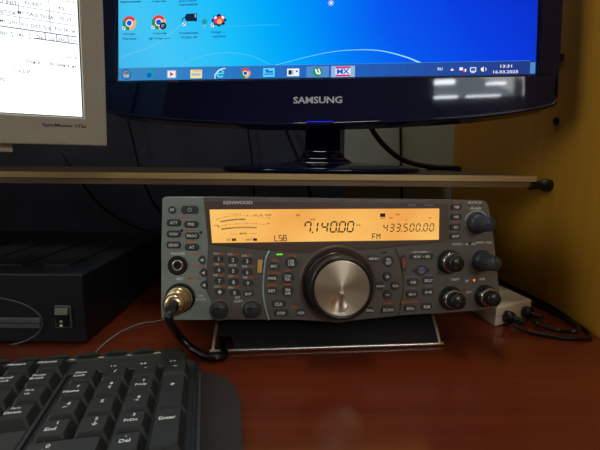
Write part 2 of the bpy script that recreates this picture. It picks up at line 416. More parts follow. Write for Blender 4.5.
# lower lip, a thin rounded rail following the curved chin
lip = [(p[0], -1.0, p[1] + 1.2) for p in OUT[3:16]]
b.tube(lip, 1.7, 'glow_tinted_black', 8, 4)
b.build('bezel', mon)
b = MB(); b.prism(rr(204, 125, 330, 190, 30), 48, 26, 'black', 0); b.build('rear_housing', mon)
lg = MB(); (lx, lz) = (204.6,-22.6)
lg.text('SAMSUNG', lx, lz, 'logo_silver', h=6.6, w=47.5, y=-1.35)
lg.text('SAMSUNG', lx + .35, lz, 'logo_silver', h=6.6, w=47.5, y=-1.33)
lg.build('brand_lettering', mon)
(px_, pz_) = (207.4,-44.9)
b = MB(); b.box(px_ - 13, px_ + 13, -2.9, -1.6, pz_ + .9, pz_ + 1.5, 'blue_led', .3); b.build('power_light', mon)
# screen
scr = MB(); scr.box(-1, 409, 2.0, 2.4, -1, 256, 'black'); scr.rect(0, 408, 0, 255, 'desktop', 1.9)
sw = spline([(157.3,11.4), (186.8,18.6), (216.0,24.3), (240.1,25.9), (264.0,24.7), (287.7,18.5), (304.7,11.4)], 8)
scr.strip(sw, lambda t: .3 + 1.3 * t * t, 'e_swoosh', 1.8)
scr.strip(spline([(1.5,16.2), (23.8,27.8), (50.0,41.2), (86.2,49.2), (126.8,52.0), (166.7,51.9)], 8), .5, 'e_mid', 1.8)
scr.strip(spline([(1.5,22.3), (13.2,27.1), (34.3,33.6), (55.2,46.0), (65.5,54.6)], 8), .6, 'e_soft', 1.8)
scr.strip(spline([(65.7,15.0), (86.3,22.6), (111.8,26.0), (137.1,22.5), (157.2,13.4)], 8), .35, 'e_soft', 1.8)
# cursor
(cx, cz) = (216.2,71.5); scr.disc(cx, cz, 1.0, 'e_white', 1.7)
for a in (0, 90, 45, 135): scr.strip([(cx - 3 * cos(R(a)), cz - 3 * sin(R(a))), (cx + 3 * cos(R(a)), cz + 3 * sin(R(a)))], .5, 'e_white', 1.7)
SCR = scr.build('screen', mon)
def chrome_icon(b, x, z, r, y):
    b.disc(x, z, r, 'e_red', y, 30, 150, r * .4); b.disc(x, z, r, 'e_green', y, 150, 270, r * .4); b.disc(x, z, r, 'e_yellow', y, 270, 390, r * .4)
    b.disc(x, z, r * .52, 'e_white', y - .1); b.disc(x, z, r * .38, 'e_blue', y - .2)
def shortcut(b, x, z, y): b.rect(x - 1.6, x + 1.6, z - 1.6, z + 1.6, 'e_white', y); b.strip([(x - 1, z - 1), (x, z), (x + .9, z + .9)], .8, 'e_navy', y - .1); b.rect(x, x + 1.1, z + .4, z + 1.2, 'e_navy', y - .1)
def dicon(kind, pos, l1, l2, w1, w2, p1, p2):
    b = MB(); x, z = pos
    if kind == 'chrome': chrome_icon(b, x, z, 7.2, 1.6)
    if kind == 'chrome2': chrome_icon(b, x, z, 7.2, 1.6); b.disc(x + 4.6, z - 3.8, 3.6, 'e_dark', 1.3); b.disc(x + 4.6, z - 3.8, 1.6, 'e_grey', 1.2, 0, 300, .9)
    if kind == 'plug':
        b.flat([(x - 3, z + 5.5), (x + 5, z + 5.5), (x + 5, z - 2), (x - 3, z - 2), (x - 4.6, z), (x - 4.6, z + 3.4)], 'e_dark', 1.6)
        b.rect(x + 5, x + 7.6, z - 2.4, z + 5.8, 'e_navy', 1.6); b.rect(x + 5.4, x + 6.8, z + 1.5, z + 5, 'e_grey', 1.5)
        b.strip([(x - 4.6, z + 2), (x - 7, z + .8), (x - 8, z - 2)], 1.0, 'e_dark', 1.6)
    if kind == 'burst':
        pts = []
        for k in range(16): a = pi * k / 8; q = 8.2 if k % 2 == 0 else 6.2; pts.append((x + 1 + q * cos(a), z + q * .8 * sin(a)))
        b.flat(pts, 'e_navy', 1.6)
        for dx, dz, q, c in ((-2, 0, 3.6, 'e_pink'), (2, .6, 3.6, 'e_red'), (.5, -1.5, 2.6, 'e_yellow'), (4, 2.6, 1.6, 'e_white'), (-3.6, 2.6, 1.4, 'e_white')): b.disc(x + 1 + dx, z + dz, q, c, 1.5 - abs(dz) * .02)
    shortcut(b, x - 5.6, z - 5, 1.2)
    for s, w, p in ((l1, w1, p1), (l2, w2, p2)):
        b.text(s, p[0], p[1], 'e_text', h=2.5, w=w, y=1.6)
    return b.build('desktop_icon', SCR)
dicon('chrome', (11.7,57.6), 'Google', 'Chrome', 13, 15, (11.7,46.6), (11.7,42.1))
dicon('chrome2', (42.7,57.7), 'Сергей', '@Telegram...', 14, 24, (43.7,46.5), (44.3,41.5))
dicon('plug', (74.8,59.8), 'Соединения', 'VOXX AP', 20, 17, (73.9,46.2), (74.4,41.8))
dicon('burst', (104.0,58.0), 'Опсис —', 'ярлык', 15, 13, (104.6,46.4), (105.6,41.6))
b = MB()                                     # labels of the icons one row higher, and the green leaf mark
for s, w, p in (('приложение', 22, (12.7,78.6)), ('Сергей', 14, (42.6,78.4)), ('Документы', 18, (72.7,77.8)), ('мероприятие', 19, (73.7,73.9))): b.text(s, p[0], p[1], 'e_text', h=2.5, w=w, y=1.6)
b.build('icon_caption', SCR)
b = MB(); (gx, gz) = (90.2,56.9); b.disc(gx, gz, 2.6, 'e_teal', 1.6, rz=3); b.flat([(gx - 1.6, gz - 1.5), (gx + 1.6, gz - 1.5), (gx + .2, gz - 7)], 'e_soft', 1.65); b.build('wallpaper_leaf', SCR)
# taskbar
tb = MB()
for k in range(24):
    t = k / 23; c = [(58, 138, 196), (34, 104, 196), (38, 60, 136)]; a, d, f = (c[0], c[1], t * 2) if t < .5 else (c[1], c[2], t * 2 - 1)
    M['tb%d' % k] = emit('taskbar tint', srgb(*[a[q] * (1 - f) + d[q] * f for q in range(3)])); tb.rect(408 * k / 24, 408 * (k + 1) / 24, 0, 12.6, 'tb%d' % k, 1.7)
tb.rect(0, 403, 12.3, 12.65, 'e_task_hi', 1.6)
def seg_rect(p, w, h, m, y): tb.rect(p[0] - w / 2, p[0] + w / 2, p[1] - h / 2, p[1] + h / 2, m, y)
p = (8.5,6.0); tb.disc(p[0], p[1], 5.2, 'e_dark', 1.5); tb.disc(p[0], p[1], 4.6, 'e_task_hi', 1.45)
for dx, dz, c in ((-1.5, 1.5, 'e_red'), (1.5, 1.5, 'e_green'), (-1.5, -1.5, 'e_cyan'), (1.5, -1.5, 'e_yellow')): tb.rect(p[0] + dx - 1.2, p[0] + dx + 1.2, p[1] + dz - 1.2, p[1] + dz + 1.2, c, 1.4)
p = (33.9,5.9); tb.disc(p[0], p[1], 4.2, 'e_teal', 1.5); tb.disc(p[0] - 1, p[1] - 1, 2.6, 'e_blue', 1.4)
p = (56.4,5.5); seg_rect(p, 9.6, 8, 'e_grey', 1.5); seg_rect(p, 7.6, 6.2, 'e_white', 1.45); tb.flat([(p[0] - 1.8, p[1] - 2.4), (p[0] - 1.8, p[1] + 2.4), (p[0] + 2.6, p[1])], 'e_red', 1.4)
p = (82.0,5.3); seg_rect(p, 12, 8.5, 'e_cream', 1.5); seg_rect((p[0], p[1] - .5), 9, 2.4, 'e_grey', 1.4); seg_rect((p[0] + 1, p[1] + 3), 8, 1.2, 'e_yellow', 1.4)
p = (106.9,5.4); tb.disc(p[0], p[1], 4.2, 'e_cyan', 1.5, 20, 320, 2.6); tb.rect(p[0] - 3.6, p[0] + 3.8, p[1] - .7, p[1] + .8, 'e_cyan', 1.45)
tb.strip(spline([(p[0] - 5.5, p[1] - 5), (p[0] - 5, p[1] - .5), (p[0], p[1] + 4), (p[0] + 5.2, p[1] + 5)], 4), .9, 'e_white', 1.4)
p = (132.3,5.2); chrome_icon(tb, p[0], p[1], 5.0, 1.5)
p = (156.0,5.6); seg_rect(p, 11.5, 8.6, 'e_cyan', 1.5); seg_rect((p[0] + .6, p[1] + .6), 7, 1.6, 'e_blue', 1.4); seg_rect((p[0] - 2, p[1] + 2.2), 3, 1.4, 'e_blue', 1.4); seg_rect((p[0], p[1] - 1.6), 9, 1, 'e_blue', 1.4)
p = (180.1,5.3); seg_rect(p, 12, 7.4, 'e_white', 1.5); seg_rect((p[0] - 2.4, p[1]), 4.4, 4.4, 'e_dark', 1.4); seg_rect((p[0] - .6, p[1]), 2, 4.4, 'e_grey', 1.35); seg_rect((p[0] + 3.6, p[1] + 1), 2, 1.6, 'e_task', 1.4)
p = (204.2,5.5); seg_rect(p, 22, 10.6, 'e_task_hi', 1.5); tb.disc(p[0], p[1], 4.6, 'e_green', 1.45); tb.strip([(p[0] - 2, p[1] + 2.6), (p[0] - .6, p[1] - 1.6), (p[0] + 2.8, p[1] - 1.8)], 1.8, 'e_white', 1.4); tb.strip([(p[0] + .8, p[1] + 3), (p[0] + 2.6, p[1] - 1.6)], 1.4, 'e_white', 1.38)
p = (228.9,5.3); seg_rect(p, 23, 10.8, 'e_ltask', 1.5); seg_rect((p[0], p[1] + 3.8), 14, 2.0, 'e_pink', 1.4); seg_rect((p[0], p[1] - 3.8), 14, 1.8, 'e_pink', 1.4); seg_rect(p, 14.5, 6, 'e_white', 1.45); tb.text('MX', p[0], p[1], 'e_blue', h=4.8, w=12, y=1.3); tb.text('MX', p[0] + .5, p[1], 'e_blue', h=4.8, w=12, y=1.28)
p = (321.0,6.2); tb.text('RU', p[0], p[1], 'e_white', h=2.7, y=1.4)
p = (332.1,5.4); tb.flat([(p[0] - 1.8, p[1] - 1), (p[0] + 1.8, p[1] - 1), (p[0], p[1] + 1.2)], 'e_white', 1.4)
p = (341.8,5.1); seg_rect((p[0] - 1.4, p[1] + .8), 3.2, 2.8, 'e_white', 1.4); seg_rect((p[0] + 1.8, p[1] - .8), 3, 2.6, 'e_pink', 1.38); seg_rect((p[0] + 2.6, p[1] - .6), 1.4, 2.6, 'e_white', 1.36)
p = (351.4,5.1); seg_rect(p, 5.6, 4.2, 'e_white', 1.4); seg_rect(p, 4.2, 2.8, 'e_task', 1.35); seg_rect((p[0], p[1] - 2.8), 3.4, .7, 'e_white', 1.4)
p = (360.5,5.1); tb.flat([(p[0] - 2, p[1] - 1), (p[0] - 2, p[1] + 1), (p[0] + .6, p[1] + 2.6), (p[0] + .6, p[1] - 2.6)], 'e_white', 1.4); tb.disc(p[0] + .4, p[1], 2.6, 'e_white', 1.4, -40, 40, 2.0)
p = (381.4,7.7); tb.text('13:31', p[0], p[1], 'e_white', h=2.7, w=10.5, y=1.4)
p = (381.1,2.5); tb.text('16.03.2025', p[0], p[1], 'e_white', h=2.8, w=22.5, y=1.4)
tb.rect(403, 407.5, .5, 10.8, 'e_task_hi', 1.5)
tb.build('taskbar', SCR)
# stand (in world upright space: undo the tilt)
inv = Euler((R(-6.57), R(-.35), R(-5.5))).to_matrix().to_4x4().inverted() @ Matrix.Translation((.1875, -.4588, -.234))
def stand_part(name, mb):
    bm = mb.bm
    for v in bm.verts: v.co = inv @ v.co
    return mb.build(name, mon)
b = MB(1.0)
BX, BY, BA, BB = .026, .566, .126, .092
b.lathe([(0, 0), (.98, 0), (1, .0015), (1, .0042), (.985, .0058), (.8, .0088), (.35, .0125), (0, .0135)], 'glow_tinted_black',
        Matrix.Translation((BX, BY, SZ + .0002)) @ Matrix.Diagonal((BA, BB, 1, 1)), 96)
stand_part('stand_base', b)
b = MB(1.0)
NX = .027
for z0, z1, w0, w1, d0, d1 in ((.149, .153, .046, .036, .026, .023), (.153, .158, .036, .028, .023, .02), (.158, .167, .028, .022, .02, .016), (.167, .30, .022, .021, .016, .014)):
    bb = bmesh.new(); n = 24; A = []; B = []
    for k in range(n):
        a = 2 * pi * k / n; ca, sa = cos(a), sin(a); q = (abs(ca) ** 4 + abs(sa) ** 4) ** -.25
        A.append(bb.verts.new((NX + w0 * ca * q, .545 + d0 * sa * q, z0))); B.append(bb.verts.new((NX + w1 * ca * q, .545 + d1 * sa * q, z1)))
    for k in range(n): bb.faces.new((A[k], A[(k + 1) % n], B[(k + 1) % n], B[k]))
    bb.faces.new(A); bb.faces.new(B); b._take(bb, 'glow_tinted_black', True)
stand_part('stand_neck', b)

# ------------------------------------------------------------------ the beige monitor
sm = thing('beige_monitor', 'older beige framed monitor showing a white window of tables, angled at the left', 'monitor',
           (-.1908, .39, .19), (R(8), 0, .583))
W, Hh, BW, CH = 338, 270, 18, 23.8
b = MB()
def ring(x0, x1, z0, z1, m, y0, y1, bv): b.box(x0, x1, y1, y0, z0, z1, m, bv)
b.box(-W - BW, BW, -3, 22, -CH, 0, 'beige', 1.2); b.box(-W - BW, BW, -3, 22, Hh, Hh + BW, 'beige', 1.2)
b.box(0, BW, -3, 22, -1.5, Hh + 1.5, 'beige', .9); b.box(-W - BW, -W, -3, 22, -1.5, Hh + 1.5, 'beige', .9)
b.build('bezel', sm)
b = MB(); b.prism(rr(-W / 2, Hh / 2, 320, 260, 20), 60, 21, 'beige', 0); b.build('rear_housing', sm)
s = MB(); s.box(-W, 0, 1, 3, 0, Hh, 'black'); s.rect(-W + .8, -1.0, .8, Hh - .8, 'paper_screen', .8)
def sl(a, c, w=.45, m='scr_line'): s.strip([a, c], w, m, .6)
(zx0, za) = (-0.1,84.9)
# table of text fields: rows run level across the window
rows = [(-21.1,82.3)[1], (-21.6,74.1)[1], (-22.0,65.7)[1]]
for z in rows: sl((-130, z), (-2, z))
cols = [(-42.4,72.0)[0], (-21.5,75.6)[0]]
for x in cols: sl((x, rows[2]), (x, rows[0] + 14), .45)
for z in rows[2:]: sl((-130, z), (-2, z), .8)
def st(txt, p, h=2.6, w=None, m='scr_dark'): s.text(txt, p[0], p[1], m, h=h, w=w, y=.6)
st('CL1 INST', (-50.3,83.7)); st('F1 INST', (-31.9,85.4)); st('14.5 ......', (-10.6,85.9)); st('INST OK', (-50.8,76.3)); st('MY CALL 7315A', (-31.1,77.6)); st('F5: 73', (-10.3,78.2)); st('MY QTH', (-49.8,69.4)); st('F11 DIST: 5/3', (-31.5,69.1)); st('F12 5K ok', (-10.7,69.8))
st('001', (-53.6,60.9)); st('↕', (-48.1,60.8), 4); st('145.', (-42.2,61.2)); st('↕', (-36.2,61.1), 4)
st('Dx', (-29.3,61.6)); st('CQ', (-21.2,61.7)); st('ESC', (-13.3,62.1)); st('Тлгр', (-4.4,62.3))
z = (-15.2,60.1)[1]; sl(((-33.6,58.8)[0], z), (-2, z), .8)
for u in ((-25.6,61.4), (-17.3,61.5), (-9.1,61.6)): sl((u[0], z), (u[0], z + 5.5), .7)
for p in ((-29.6,56.7), (-29.9,52.1)): sl((-130, p[1]), (-2, p[1]), .5, 'scr_pale')
st('— ◦ ×', (-5.4,49.2), 2.2); st('— ◦ ×', (-4.9,92.3), 2.2)
st('Поиск', (-35.0,42.0)); st('Вставить из', (-13.6,42.2)); 
for p in ((-30.7,39.0), (-32.1,16.7)): sl((-130, p[1]), (-2, p[1]), .45, 'scr_pale')
st('Эта Б И', (-43.8,34.1)); st('ВС', (-57.3,26.5)); st('·', (-2.6,35.5), 1); st('·', (-2.9,20.7), 1)
SC2 = s.build('screen', sm)
(lbx, lbz) = (-54.3,-31.6)
b = MB(); b.box(-W + 60, lbx, 4, 20, lbz, -CH - .02, 'beige', 1.0); b.build('lower_bar', sm)
b = MB(); (lx, lz) = (-15.6,-7.5); b.text('SyncMaster 172s', lx, lz, 'dark_print', h=3.5, w=33, y=-3.15); b.text('SyncMaster 172s', lx + .25, lz, 'dark_print', h=3.5, w=33, y=-3.13); b.build('model_lettering', sm)
inv2 = Euler((R(8), 0, .583)).to_matrix().to_4x4().inverted() @ Matrix.Translation((.1908, -.39, -.19))
def spart(name, mb):
    for v in mb.bm.verts: v.co = inv2 @ v.co
    return mb.build(name, sm)
b = MB(1.0); b.prism([(p[0], p[1]) for p in rr(-.60, .575, .19, .17, .03)], SZ + .0002, SZ + .022, 'beige', .004, axis='z'); spart('stand_base', b)
b = MB(1.0); b.tube([(-.58, .56, SZ + .018), (-.56, .54, .24), (-.40, .41, .31)], .024, 'beige', 16, 6); spart('stand_neck', b)

# ------------------------------------------------------------------ the radio
radio = thing('radio_transceiver', 'dark grey radio transceiver with amber display and big silver dial, propped on the desk', 'radio',
              (-.1057, .3215, .0312), (R(-6.5), 0, R(6)))
def arcpts(l): return l
FO = [(1.3,93.8), (2.0,95.1), (3.9,95.7), (67.8,95.5), (131.4,94.5), (205.9,93.7), (259.2,92.7), (262.8,91.8), (265.4,88.7), (268.3,72.0), (272.2,42.6), (275.2,17.2), (276.5,6.2), (274.6,2.4), (258.7,0.7), (232.4,-0.7), (206.6,-1.2), (189.6,-1.9), (168.5,-3.4), (143.6,-5.5), (127.2,-5.0), (106.9,-3.1), (59.2,-1.6), (1.5,0.1), (-1.2,2.0), (-1.5,6.3), (-0.3,54.5)]
b = MB(); b.prism(FO, 14, 0, 'metal_grey', 1.6, seg=3)
# printed legends on the panel
def lab(t, p, m='white_print', h=2.0, w=None, y=-.05, rot=0): b.text(t, p[0], p[1], m, h=h * 1.15, w=w, y=y, rot=rot)
lab('PHONES', (12.0,51.6), h=1.9, w=10.5); lab('MIC', (13.5,31.9), h=1.9, w=5.5)
for t, p in (('F.LOCK', (16.9,79.1)), ('LEVEL', (20.6,69.6)), ('TUNE', (21.6,61.0)),): lab(t, p, 'orange_print', h=1.6)
lab('CAR', (26.4,50.9), 'orange_print', 1.6); lab('DELAY', (27.1,41.8), 'orange_print', 1.6); lab('MANUAL', (24.3,32.0), 'orange_print', 1.6)
lab('RF', (29.1,18.4), h=1.8); lab('MODE', (29.1,15.4), h=1.8)
lab('MIC PWR CAR', (253.2,90.7), h=1.4, w=12); lab('AF▪GAIN', (253.7,85.9), h=2.0, w=9.5)
lab('MAIN ◂ SQL', (261.5,57.3), h=1.8, w=14); lab('NOTCH  ▸  AF ▪ SUB', (244.0,56.2), h=1.7, w=20)
lab('SHIFT', (236.9,26.9), h=1.8); lab('RF', (247.0,25.4), h=1.8); lab('SUB', (260.1,26.8), h=1.8); lab('ATT', (248.4,15.8), h=1.7)
for p in ((248.4,88.3), (253.6,88.3), (258.9,88.3)): b.disc(p[0], p[1], .7, 'button_rim', -.06)
for p in ((249.2,56.9), (15.1,69.4), (29.5,67.8)): b.disc(p[0], p[1], 1.3, 'button_rim', -.06)
k1 = (254.7,73.6)
b.disc(k1[0], k1[1], 10.6, 'white_print', -.05, 35, 165, 10.1)
p0 = (235.4,51.5); p1 = (233.0,30.7)
b.strip([(229.3,54.9), (230.3,41.6), (228.7,22.4), (229.8,2.4)], .35, 'button_rim', -.05)
b.build('front_panel', radio)
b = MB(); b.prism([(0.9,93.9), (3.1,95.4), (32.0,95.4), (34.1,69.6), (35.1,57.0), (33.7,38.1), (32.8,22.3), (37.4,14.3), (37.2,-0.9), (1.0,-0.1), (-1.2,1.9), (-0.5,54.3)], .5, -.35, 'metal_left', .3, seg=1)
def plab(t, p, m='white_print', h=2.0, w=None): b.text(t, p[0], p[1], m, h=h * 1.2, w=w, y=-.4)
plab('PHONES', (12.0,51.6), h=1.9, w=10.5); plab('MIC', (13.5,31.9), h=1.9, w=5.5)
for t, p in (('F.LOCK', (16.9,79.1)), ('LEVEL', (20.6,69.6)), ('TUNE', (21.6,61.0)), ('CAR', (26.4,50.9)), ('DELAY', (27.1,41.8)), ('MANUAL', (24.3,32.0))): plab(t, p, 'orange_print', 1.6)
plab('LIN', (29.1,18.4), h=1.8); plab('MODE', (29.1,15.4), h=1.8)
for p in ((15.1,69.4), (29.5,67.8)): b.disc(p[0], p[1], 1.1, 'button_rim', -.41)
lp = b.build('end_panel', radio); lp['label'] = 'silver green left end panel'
# case behind the panel
b = MB(); b.prism([(3, 2), (266, 4), (263, 91), (4, 93)], 262, 13, 'radio_case', 0)
for k in range(9): b.box(20 + k * 26, 38 + k * 26, 60, 200, 91.5, 93.6 - .01 * k, 'button_rim')
b.build('casing', radio)
# display surround
b = MB(); b.prism([(32.2,92.6), (229.0,90.4), (231.4,59.8), (220.7,58.4), (185.1,55.0), (160.9,53.2), (139.5,52.7), (114.3,50.9), (82.4,53.6), (35.7,58.9)], .5, -1.3, 'surround', .6)
p = (58.4,90.9); b.text('KENWOOD', p[0], p[1], 'white_print', h=2.6, w=22.5, y=-1.4); b.text('KENWOOD', p[0] + .15, p[1], 'white_print', h=2.6, w=22.5, y=-1.39)
p = (164.6,89.2); b.text('HF/VHF/UHF ALL MODE MULTI BANDER', p[0], p[1], 'metal_grey', h=1.5, w=50, y=-1.4)
p = (198.7,88.9); b.text('TS-2000', p[0], p[1], 'metal_left', h=1.6, y=-1.4)
p = (213.1,88.8); b.text('TS-2000X', p[0], p[1], 'metal_left', h=1.6, y=-1.4)
b.build('display_surround', radio)
# display
b = MB()
DQ = [(36.5,85.6), (221.8,85.9), (221.6,60.2), (38.2,59.6)]
b.prism([DQ[3], DQ[2], DQ[1], DQ[0]], -.5, -1.5, 'lcd', 0)
Y = -1.6
SEG = {'0': 'abcdef', '1': 'bc', '3': 'abcdg', '4': 'bcfg', '5': 'acdfg', '7': 'abcf', '8': 'abcdefg'}
def seven(ch, p, w, h, t=1.15, slant=.14):
    def q(x, z): return (p[0] + x + z * slant, p[1] + z)
    W2, H2 = w / 2, h / 2; g = .12
    S = {'a': ((-W2, H2), (W2, H2)), 'g': ((-W2, 0), (W2, 0)), 'd': ((-W2, -H2), (W2, -H2)), 'f': ((-W2, 0), (-W2, H2)), 'b': ((W2, 0), (W2, H2)), 'e': ((-W2, -H2), (-W2, 0)), 'c': ((W2, -H2), (W2, 0))}
    for s_ in SEG[ch]:
        (x0, z0), (x1, z1) = S[s_]; dx, dz = (x1 - x0), (z1 - z0); L = (dx * dx + dz * dz) ** .5; ux, uz = dx / L, dz / L
        a = g + .1; k = t / 2
        pts = [(x0 + ux * a, z0 + uz * a), (x0 + ux * (a + k) - uz * k, z0 + uz * (a + k) + ux * k), (x1 - ux * (a + k) - uz * k, z1 - uz * (a + k) + ux * k), (x1 - ux * a, z1 - uz * a),
               (x1 - ux * (a + k) + uz * k, z1 - uz * (a + k) - ux * k), (x0 + ux * (a + k) + uz * k, z0 + uz * (a + k) - ux * k)]
        b.flat([q(*c) for c in pts], 'lcd_print', Y)
for ch, p in (('7', (113.2,71.4)), ('1', (118.6,71.4)), ('4', (126.7,71.3)), ('0', (134.0,71.4)), ('0', (141.0,71.4)), ('0', (147.7,71.5))): seven(ch, p, 4.6, 8.0)
for p in ((116.9,67.2), (137.5,67.4)): b.disc(p[0], p[1], .65, 'lcd_print', Y)
for ch, p in (('4', (176.6,70.4)), ('3', (181.9,70.4)), ('3', (187.2,70.4)), ('5', (193.4,70.4)), ('0', (198.7,70.4)), ('0', (203.9,70.4)), ('0', (210.2,70.5)), ('0', (215.4,70.4))): seven(ch, p, 3.1, 5.8, .85)
for p in ((190.0,67.4), (206.9,67.5)): b.disc(p[0], p[1], .5, 'lcd_print', Y)
def lt(t, p, h, w=None):
    if t in ('LSB', 'FM'):
        n = len(t); cw = w / n
        GL = {'L': [((0, 1), (0, 0)), ((0, 0), (1, 0))], 'S': [((1, 1), (0, 1)), ((0, 1), (0, .5)), ((0, .5), (1, .5)), ((1, .5), (1, 0)), ((1, 0), (0, 0))],
              'B': [((0, 0), (0, 1)), ((0, 1), (.9, 1)), ((.9, 1), (.9, .5)), ((0, .5), (1, .5)), ((1, .5), (1, 0)), ((1, 0), (0, 0))],
              'F': [((0, 0), (0, 1)), ((0, 1), (1, 1)), ((0, .5), (.8, .5))], 'M': [((0, 0), (0, 1)), ((0, 1), (.5, .5)), ((.5, .5), (1, 1)), ((1, 1), (1, 0))]}
        for k, ch in enumerate(t):
            x0 = p[0] - w / 2 + k * cw; ww = cw * .72
            for a, c in GL[ch]: b.strip([(x0 + a[0] * ww, p[1] - h / 2 + a[1] * h), (x0 + c[0] * ww, p[1] - h / 2 + c[1] * h)], .62, 'lcd_print', Y)
        return
    b.text(t, p[0], p[1], 'lcd_print', h=h, w=w, y=Y)
lt('LSB', (92.0,62.9), 4.4, 10.2); lt('FM', (169.4,63.5), 4.2, 7.4)
lt('kHz', (154.2,72.8), 1.5); lt('PRE', (105.6,80.8), 1.5); lt('AGC', (117.4,77.6), 1.5); lt('TNC', (180.9,78.3), 1.4); lt('PKT', (186.9,81.0), 1.4); lt('FS', (214.0,78.1), 1.4)
p = (174.2,80.4); b.rect(p[0] - 2.2, p[0] + 2.2, p[1] - 1.2, p[1] + 1.6, 'lcd_print', Y); b.rect(p[0] - 2.2, p[0] + 2.2, p[1] - 2.4, p[1] - 2.0, 'lcd_print', Y)
p = (193.9,76.6); b.rect(p[0] - .15, p[0] + .15, p[1] - .7, p[1] + .7, 'lcd_print', Y)
lt('AT', (51.0,62.0), 1.7); lt('ANT', (66.7,61.9), 1.7)
for p in ((54.3,62.0), (56.0,62.0), (70.7,62.0), (72.2,61.9)): b.rect(p[0] - .75, p[0] + .75, p[1] - 1, p[1] + 1, 'lcd_print', Y)
def meter(pts, bar, n, nbar):
    P = spline(pts, 10)
    for k, q in enumerate(P[::2]):
        hgt = .9 if k % 4 == 0 else .4; b.rect(q[0] - .22, q[0] + .22, q[1] - hgt / 2, q[1] + hgt, 'lcd_print', Y)
    P = spline(bar, nbar)
    for q in P: b.rect(q[0] - .3, q[0] + .3, q[1] - .6, q[1] + .6, 'lcd_print', Y)
meter([(43.6,78.4), (50.6,80.0), (61.4,80.8), (72.3,80.1), (82.6,78.5)], [(45.1,76.3), (51.3,77.2), (57.5,77.8), (63.7,77.9)], 20, 7)
meter([(43.2,71.8), (50.5,73.5), (61.4,74.5), (70.7,74.4), (78.6,73.6)], [(45.8,70.4), (53.6,71.2), (62.9,71.6), (72.3,71.3)], 20, 9)
lt('S', (42.1,77.8), 1.4); lt('1   3   5   7   9', (56.0,81.9), 1.2); lt('+20  +40  +60dB', (77.1,81.2), 1.2, 14)
lt('PWR', (41.9,73.1), 1.2); lt('100', (81.7,74.4), 1.2)
lt('METER', (62.5,66.8), 1.4); p = (55.5,66.5); b.rect(p[0] - 3, p[0] + 2.4, p[1] - .1, p[1] + .1, 'lcd_print', Y); p = (69.5,66.8); b.rect(p[0] - 2.4, p[0] + 3, p[1] - .1, p[1] + .1, 'lcd_print', Y)
b.build('display', radio)
# keypad panel, centre panel and right panel
arcL = [(82.6,53.1), (80.0,47.1), (78.7,39.2), (77.8,29.6), (77.6,20.1), (78.7,10.5), (80.5,2.4), (82.1,-2.1)]
b = MB(); b.prism([(36.1,57.3)] + [(p[0] - .8, p[1]) for p in spline(arcL, 3)] + [(38.2,-0.8), (38.3,14.7), (34.2,22.6), (35.1,39.9)], .5, -.9, 'metal_grey', .5)
def kl(t, p, m='white_print', h=1.6, w=None, y=-1.0): b.text(t, p[0], p[1], m, h=h * 1.2, w=w, y=y)
for t1, t2, pa in (('CH1', 'REC', (43.0,51.3)), ('CH2', 'REC', (54.0,50.5)), ('CH3', 'REC', (65.1,49.4)), ('TONE', 'SEL', (43.3,42.8)), ('METER', '', (54.1,41.8)), ('FINE', 'STEP', (65.3,40.8)),
                  ('NR', 'LEVEL', (42.8,34.4)), ('AUTO', 'CLR', (54.4,33.3)), ('TNC', 'SET', (65.7,32.1)), ('SCAN', 'SG', (43.5,25.4)), ('MENU', 'EXIT', (54.3,24.4))):
    if t2: kl(t1, (pa[0] - 2.1, pa[1]), h=1.5, w=4.0); kl(t2, (pa[0] + 2.6, pa[1]), 'orange_print', 1.5, 4.4)
    else: kl(t1, pa, h=1.5, w=6)
kl('RIT', (57.8,16.4), h=1.7); kl('SHIFT', (58.1,13.4), h=1.7)
b.build('keypad_panel', radio)
b = MB(); pts = spline(arcL, 5); b.tube([(p[0] + .1, -1.6, p[1]) for p in pts], .75, 'arc_blue', 8, 1); b.build('trim_strip', radio)
arcR = [(183.7,54.2), (187.6,46.3), (190.2,37.3), (191.5,25.7), (190.8,14.2), (188.7,4.3), (186.6,-1.9)]
def off(pts, d): return [(p[0] + d, p[1]) for p in pts]
b = MB(); b.prism(off(spline(arcL, 3), 1.0)[::-1] + [(114.3,49.8), (135.4,51.5), (160.9,52.4)] + off(spline(arcR, 3), -.7) + [(168.5,-3.0), (143.6,-5.0), (127.2,-4.5), (106.9,-2.6)], .5, -1.6, 'metal_grey', .6)
for t, p in (('CAR', (87.1,45.3)), ('TX MONI', (85.9,35.6)), ('DELAY', (85.0,25.9)), ('AUTO', (100.3,48.6)), ('REV', (97.4,36.9)), ('NAR', (97.4,26.0)), ('REC', (102.4,7.7)), ('SG.SEL', (179.0,9.1))): kl(t, p, 'orange_print', 1.6, y=-1.7)
b.build('centre_panel', radio)
b = MB(); b.prism(off(spline(arcR, 3), .7)[::-1] + [(204.5,56.3), (220.7,57.9), (222.0,2.6), (206.6,-0.3)], .5, -.9, 'metal_grey', .5)
kl('— QUICK MEMO —', (206.1,50.2), h=1.5, w=17)
for t, p in (('PS/CTRL', (198.3,30.0)), ('TF-W', (213.2,31.2)), ('VFO/CH', (198.4,20.4)), ('SYNC', (213.3,21.8))): kl(t, p, 'violet_print', 1.5)
kl('MAIN ▪ CTRL', (197.5,9.2), 'orange_print', 1.5)
b.build('function_panel', radio)

